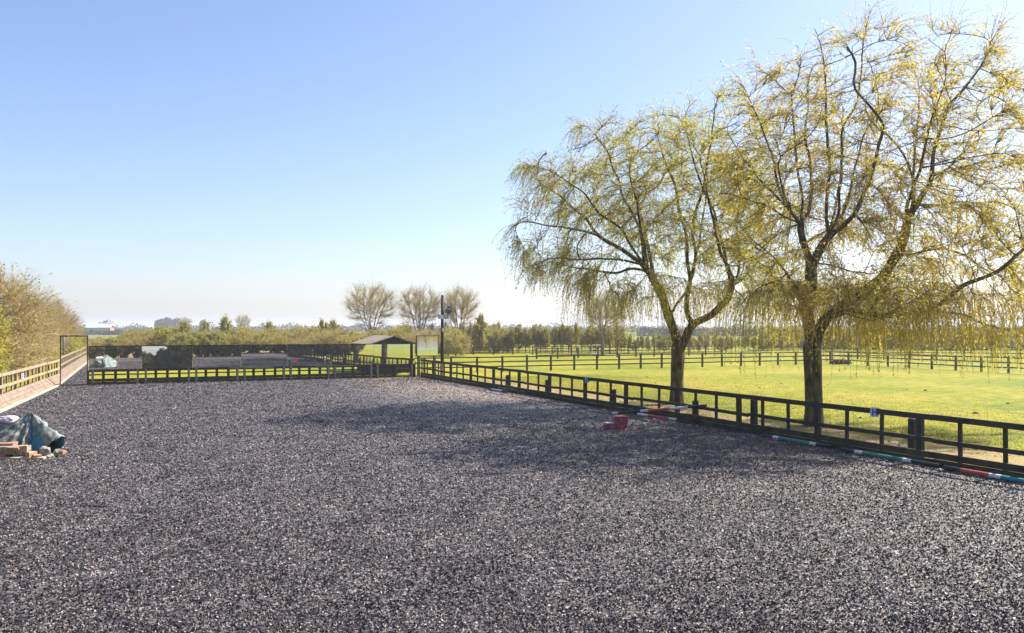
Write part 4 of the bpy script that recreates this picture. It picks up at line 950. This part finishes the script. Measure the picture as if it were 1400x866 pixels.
def rock(loc, s, mat, name, label, cat, group=None, seed=0, sub=2):
    import bmesh
    r_ = random.Random(seed); bm = bmesh.new(); bmesh.ops.create_icosphere(bm, subdivisions=sub, radius=1)
    for v in bm.verts:
        k_ = 1+0.25*math.sin(v.co.x*3+seed)+0.18*math.sin(v.co.y*4+seed*2)+r_.uniform(-.08, .08)
        v.co = Vector((max(-1, min(.95, v.co.x*k_))*s[0], max(-.95, min(1, v.co.y*k_))*s[1], max(-.8, min(1.0, v.co.z*k_))*s[2]))
    me = bpy.data.meshes.new(name); bm.to_mesh(me); bm.free(); o = link_mesh(name, me, M[mat]); o.location = loc; o.rotation_euler = (0, 0, r_.random()*3); return props(o, label, cat, group)
def slab(name, x0, x1, ytop, ybot, z, depth, mat, label, cat, rz=0.0, group=None, tilt=0.0):
    a = hp(x0, ybot, z); b_ = hp(x1, ytop, z); cx = (a.x+b_.x)/2; root_loc = Vector((cx, z, max(a.z, 0.005)))
    m = MB(); w_ = (b_.x-a.x)/2; h = max(b_.z-a.z, 0.03); m.box(-w_, w_, -depth/2, depth/2, 0, h, jit=0.008)
    o = m.build(name, M[mat], None, bevel=0.008); o.location = root_loc; o.rotation_euler = (0, tilt, rz); return props(o, label, cat, group)
slab('plank', -30, 60, 628.5, 632, 19.45, 0.14, 'kerb', 'long pale plank on the ground in front of the covered heap', 'plank', rz=R(4))
slab('stone_slab', -12, 38, 610, 620.5, 19.75, 0.35, 'stone', 'broad grey-white stone slab in front of the tarpaulin', 'stone', rz=R(-6))
slab('tile', -8, 21, 605, 609.5, 19.9, 0.3, 'terracotta', 'orange clay tile lying on top of the grey stone slab', 'tile', rz=R(5))
slab('tile', -10, 11, 621, 627, 19.6, 0.22, 'terracotta', 'orange-red clay tile on the ground at the very left edge under the slab', 'tile', rz=R(-8))
slab('brick', 10, 27, 612, 615.5, 19.52, 0.12, 'terracotta', 'thin brown brick set against the face of the stone slab', 'brick', rz=R(3))
slab('wood_block', 28, 37, 609, 618, 19.6, 0.12, 'orange_wood', 'small orange wood block at the right end of the stone slab', 'wood block', rz=R(20))
slab('wood_block', 38, 47, 619, 629, 19.55, 0.2, 'orange_wood', 'orange wood block standing in front of the upright tarpaulin fold', 'wood block', rz=R(-25))
slab('wood_block', 46, 56, 622, 628.5, 19.5, 0.14, 'orange_wood', 'low pale orange offcut just right of the standing wood block', 'wood block', rz=R(35))
slab('wood_block', 66, 80, 620, 624, 19.9, 0.08, 'orange_wood', 'thin orange stick lying under the blue corner of the tarpaulin', 'wood block', rz=R(12), tilt=R(-8))
rock(hp(62, 617, 19.8), (.13,.12,.13), 'stone', 'rubble_stone', 'pale angular lump of rubble right of the vertical tarpaulin fold', 'stone', seed=3)
rock(hp(67, 624, 19.7), (.10,.08,.05), 'stone', 'rubble_stone', 'small flat grey lump in front of the pale angular rubble', 'stone', seed=5)
rock(hp(79, 618, 19.9), (.08,.08,.07), 'stone', 'rubble_stone', 'small white lump of rubble under the blue fold', 'stone', seed=8)
rock(hp(86, 619, 19.9), (.07,.07,.06), 'terracotta', 'broken_brick', 'orange broken brick at the right end of the heap', 'brick', seed=9)
rock(hp(24, 624, 19.6), (.16,.1,.06), 'stone', 'rubble_stone', 'greenish grey lump below the stone slab', 'stone', seed=12)
rock(hp(8, 574, 20.7), (.30,.2,.10), 'bag', 'sack', 'lilac and white plastic sack behind the tarpaulin at the left edge', 'sack', seed=4, sub=3)
rock(hp(12, 596, 20.9), (.7,.35,.36), 'tarp', 'covered_mound', 'grey-green covered mound behind the peaked tarpaulin at the left edge', 'mound', seed=14, sub=3)

# ------------------------------------------------------------------ small growth and loose things
def blades(name, pts, hgt, wid, mat, lean=0.5):
    n = len(pts); o = np.array(pts); a = rng.random(n)*6.28; s_ = np.stack([np.cos(a), np.sin(a), 0*a], 1)*wid*rng.uniform(0.6, 1.3, (n, 1))
    d = np.stack([rng.normal(0, lean, n), rng.normal(0, lean, n), np.ones(n)], 1); d = norm(d)*hgt*rng.uniform(0.4, 1.3, (n, 1))
    V = np.stack([o-s_, o+s_, o+d], 1).reshape(-1, 3); F = np.arange(n*3).reshape(-1, 3)
    ob = link_mesh(name, np_mesh(name, V, F), M[mat]); return props(ob, kind='stuff')
pts = []
for i in range(90000):
    u = -4+rng.random()**0.75*52; v = 16.55+abs(rng.normal(0, 7)); dens = 1 if v > 19.5 else 0.35+0.25*math.sin(u*1.3)*math.sin(v*2.1+u)
    if rng.random() < dens: p = P(u, v); pts.append((p.x, p.y, 0))
g = blades('pasture_tufts', pts, 0.055, 0.012, 'grass_blade', 0.7); g['label'] = 'short grass of the pasture beyond the right fence'; g['category'] = 'grass'
pts = []
for i in range(26000):
    s_ = rng.random()
    if s_ < 0.5: u = -2+rng.random()*52; v = 16.60+abs(rng.normal(0, 0.12)); ok = math.sin(u*2.3)+math.sin(u*0.7+1) > -0.4
    else:
        v = -3.5+rng.random()*20; u = 50.42-abs(rng.normal(0, 0.05)) if rng.random() < 0.3 else 50.75+abs(rng.normal(0, 1.0)); ok = (u > 50.6 or math.sin(v*1.9)+math.sin(v*4.7) > 1.0)
    if ok: p = P(u, v); pts.append((p.x, p.y, 0))
g = blades('fence_foot_grass', pts, 0.13, 0.014, 'grass_blade', 0.4); g['label'] = 'longer weeds along the feet of the fences'; g['category'] = 'grass'
# molehill clods in the pasture
V = []; F = []
for i in range(60):
    u = rng.random()*45+2; v = 18+rng.random()*26; p = P(u, v); s_ = 0.03+0.05*rng.random()**2
    b_ = len(V); k_ = 7
    for q in range(k_): a = 6.28*q/k_; V.append((p.x+math.cos(a)*s_*1.7*rng.uniform(.7, 1.3), p.y+math.sin(a)*s_*1.7*rng.uniform(.7, 1.3), 0.0))
    for q in range(k_): a = 6.28*q/k_; V.append((p.x+math.cos(a)*s_*rng.uniform(.5, 1), p.y+math.sin(a)*s_*rng.uniform(.5, 1), s_*rng.uniform(.5, .9)))
    V.append((p.x, p.y, s_*0.95))
    for q in range(k_): F.append((b_+q, b_+(q+1) % k_, b_+k_+(q+1) % k_, b_+k_+q)); F.append((b_+k_+q, b_+k_+(q+1) % k_, b_+2*k_, b_+2*k_))
me = bpy.data.meshes.new('earth_clods'); me.from_pydata(V, [], [f if f[2] != f[3] else f[:3] for f in F]); me.update()
M['earth'] = mat_noise('dark_earth', (0.03,0.022,0.012), (0.08,0.055,0.03), scale=9, rough=1, bump=0.5)
props(link_mesh('earth_clods', me, M['earth']), 'small dark clods and droppings scattered over the pasture', 'clods', kind='stuff')
# loose chips standing proud of the arena surface
n = 620000; zc = 7.6+rng.random(n)**1.45*47; xc = (rng.random(n)*1.3-0.65)*zc; uu = -SP*xc+CP*zc; vv_ = CP*xc+SP*zc
ok = ((vv_ < 8.5+rng.normal(0, 1.2, n)) | (uu < 25+rng.normal(0, 2, n)) | (uu > 43+rng.normal(0, 2, n)) | (rng.random(n) < 0.4)) & (uu > -2) & (uu < 50.2) & (vv_ < 16.2) & (vv_ > -3.9-(50.1-uu)*0.0466+0.1); xc = xc[ok]; zc = zc[ok]; uu = uu[ok]; vv_ = vv_[ok]; n = len(xc)
gz = 0.024+0.01*(np.sin(uu*1.7+vv_*0.6)*np.sin(vv_*1.9-uu*0.3)+np.sin(uu*0.5+2)*np.sin(vv_*0.7))
o = np.stack([xc, zc, gz+rng.uniform(0.002, 0.014, n)], 1); sz = (0.62+0.018*zc)[:, None]*rng.uniform(0.5, 1.5, (n, 1))
d1 = norm(rng.normal(0, 1, (n, 3))*np.array([1, 1, 0.75])); d2 = norm(np.cross(d1, rng.normal(0, 1, (n, 3))))
d1 = d1*0.019*sz; d2 = d2*0.011*sz*rng.uniform(0.6, 1.3, (n, 1))
V = np.stack([o-d1-d2*0.5, o+d2-d1*0.2, o+d1+d2*0.4, o-d2+d1*0.3], 1).reshape(-1, 3)
ob = link_mesh('rubber_chips', np_mesh('rubber_chips', V, np.arange(n*4).reshape(-1, 4)), M['chip']); props(ob, 'loose grey rubber chips covering the arena surface', 'rubber chips', kind='stuff')
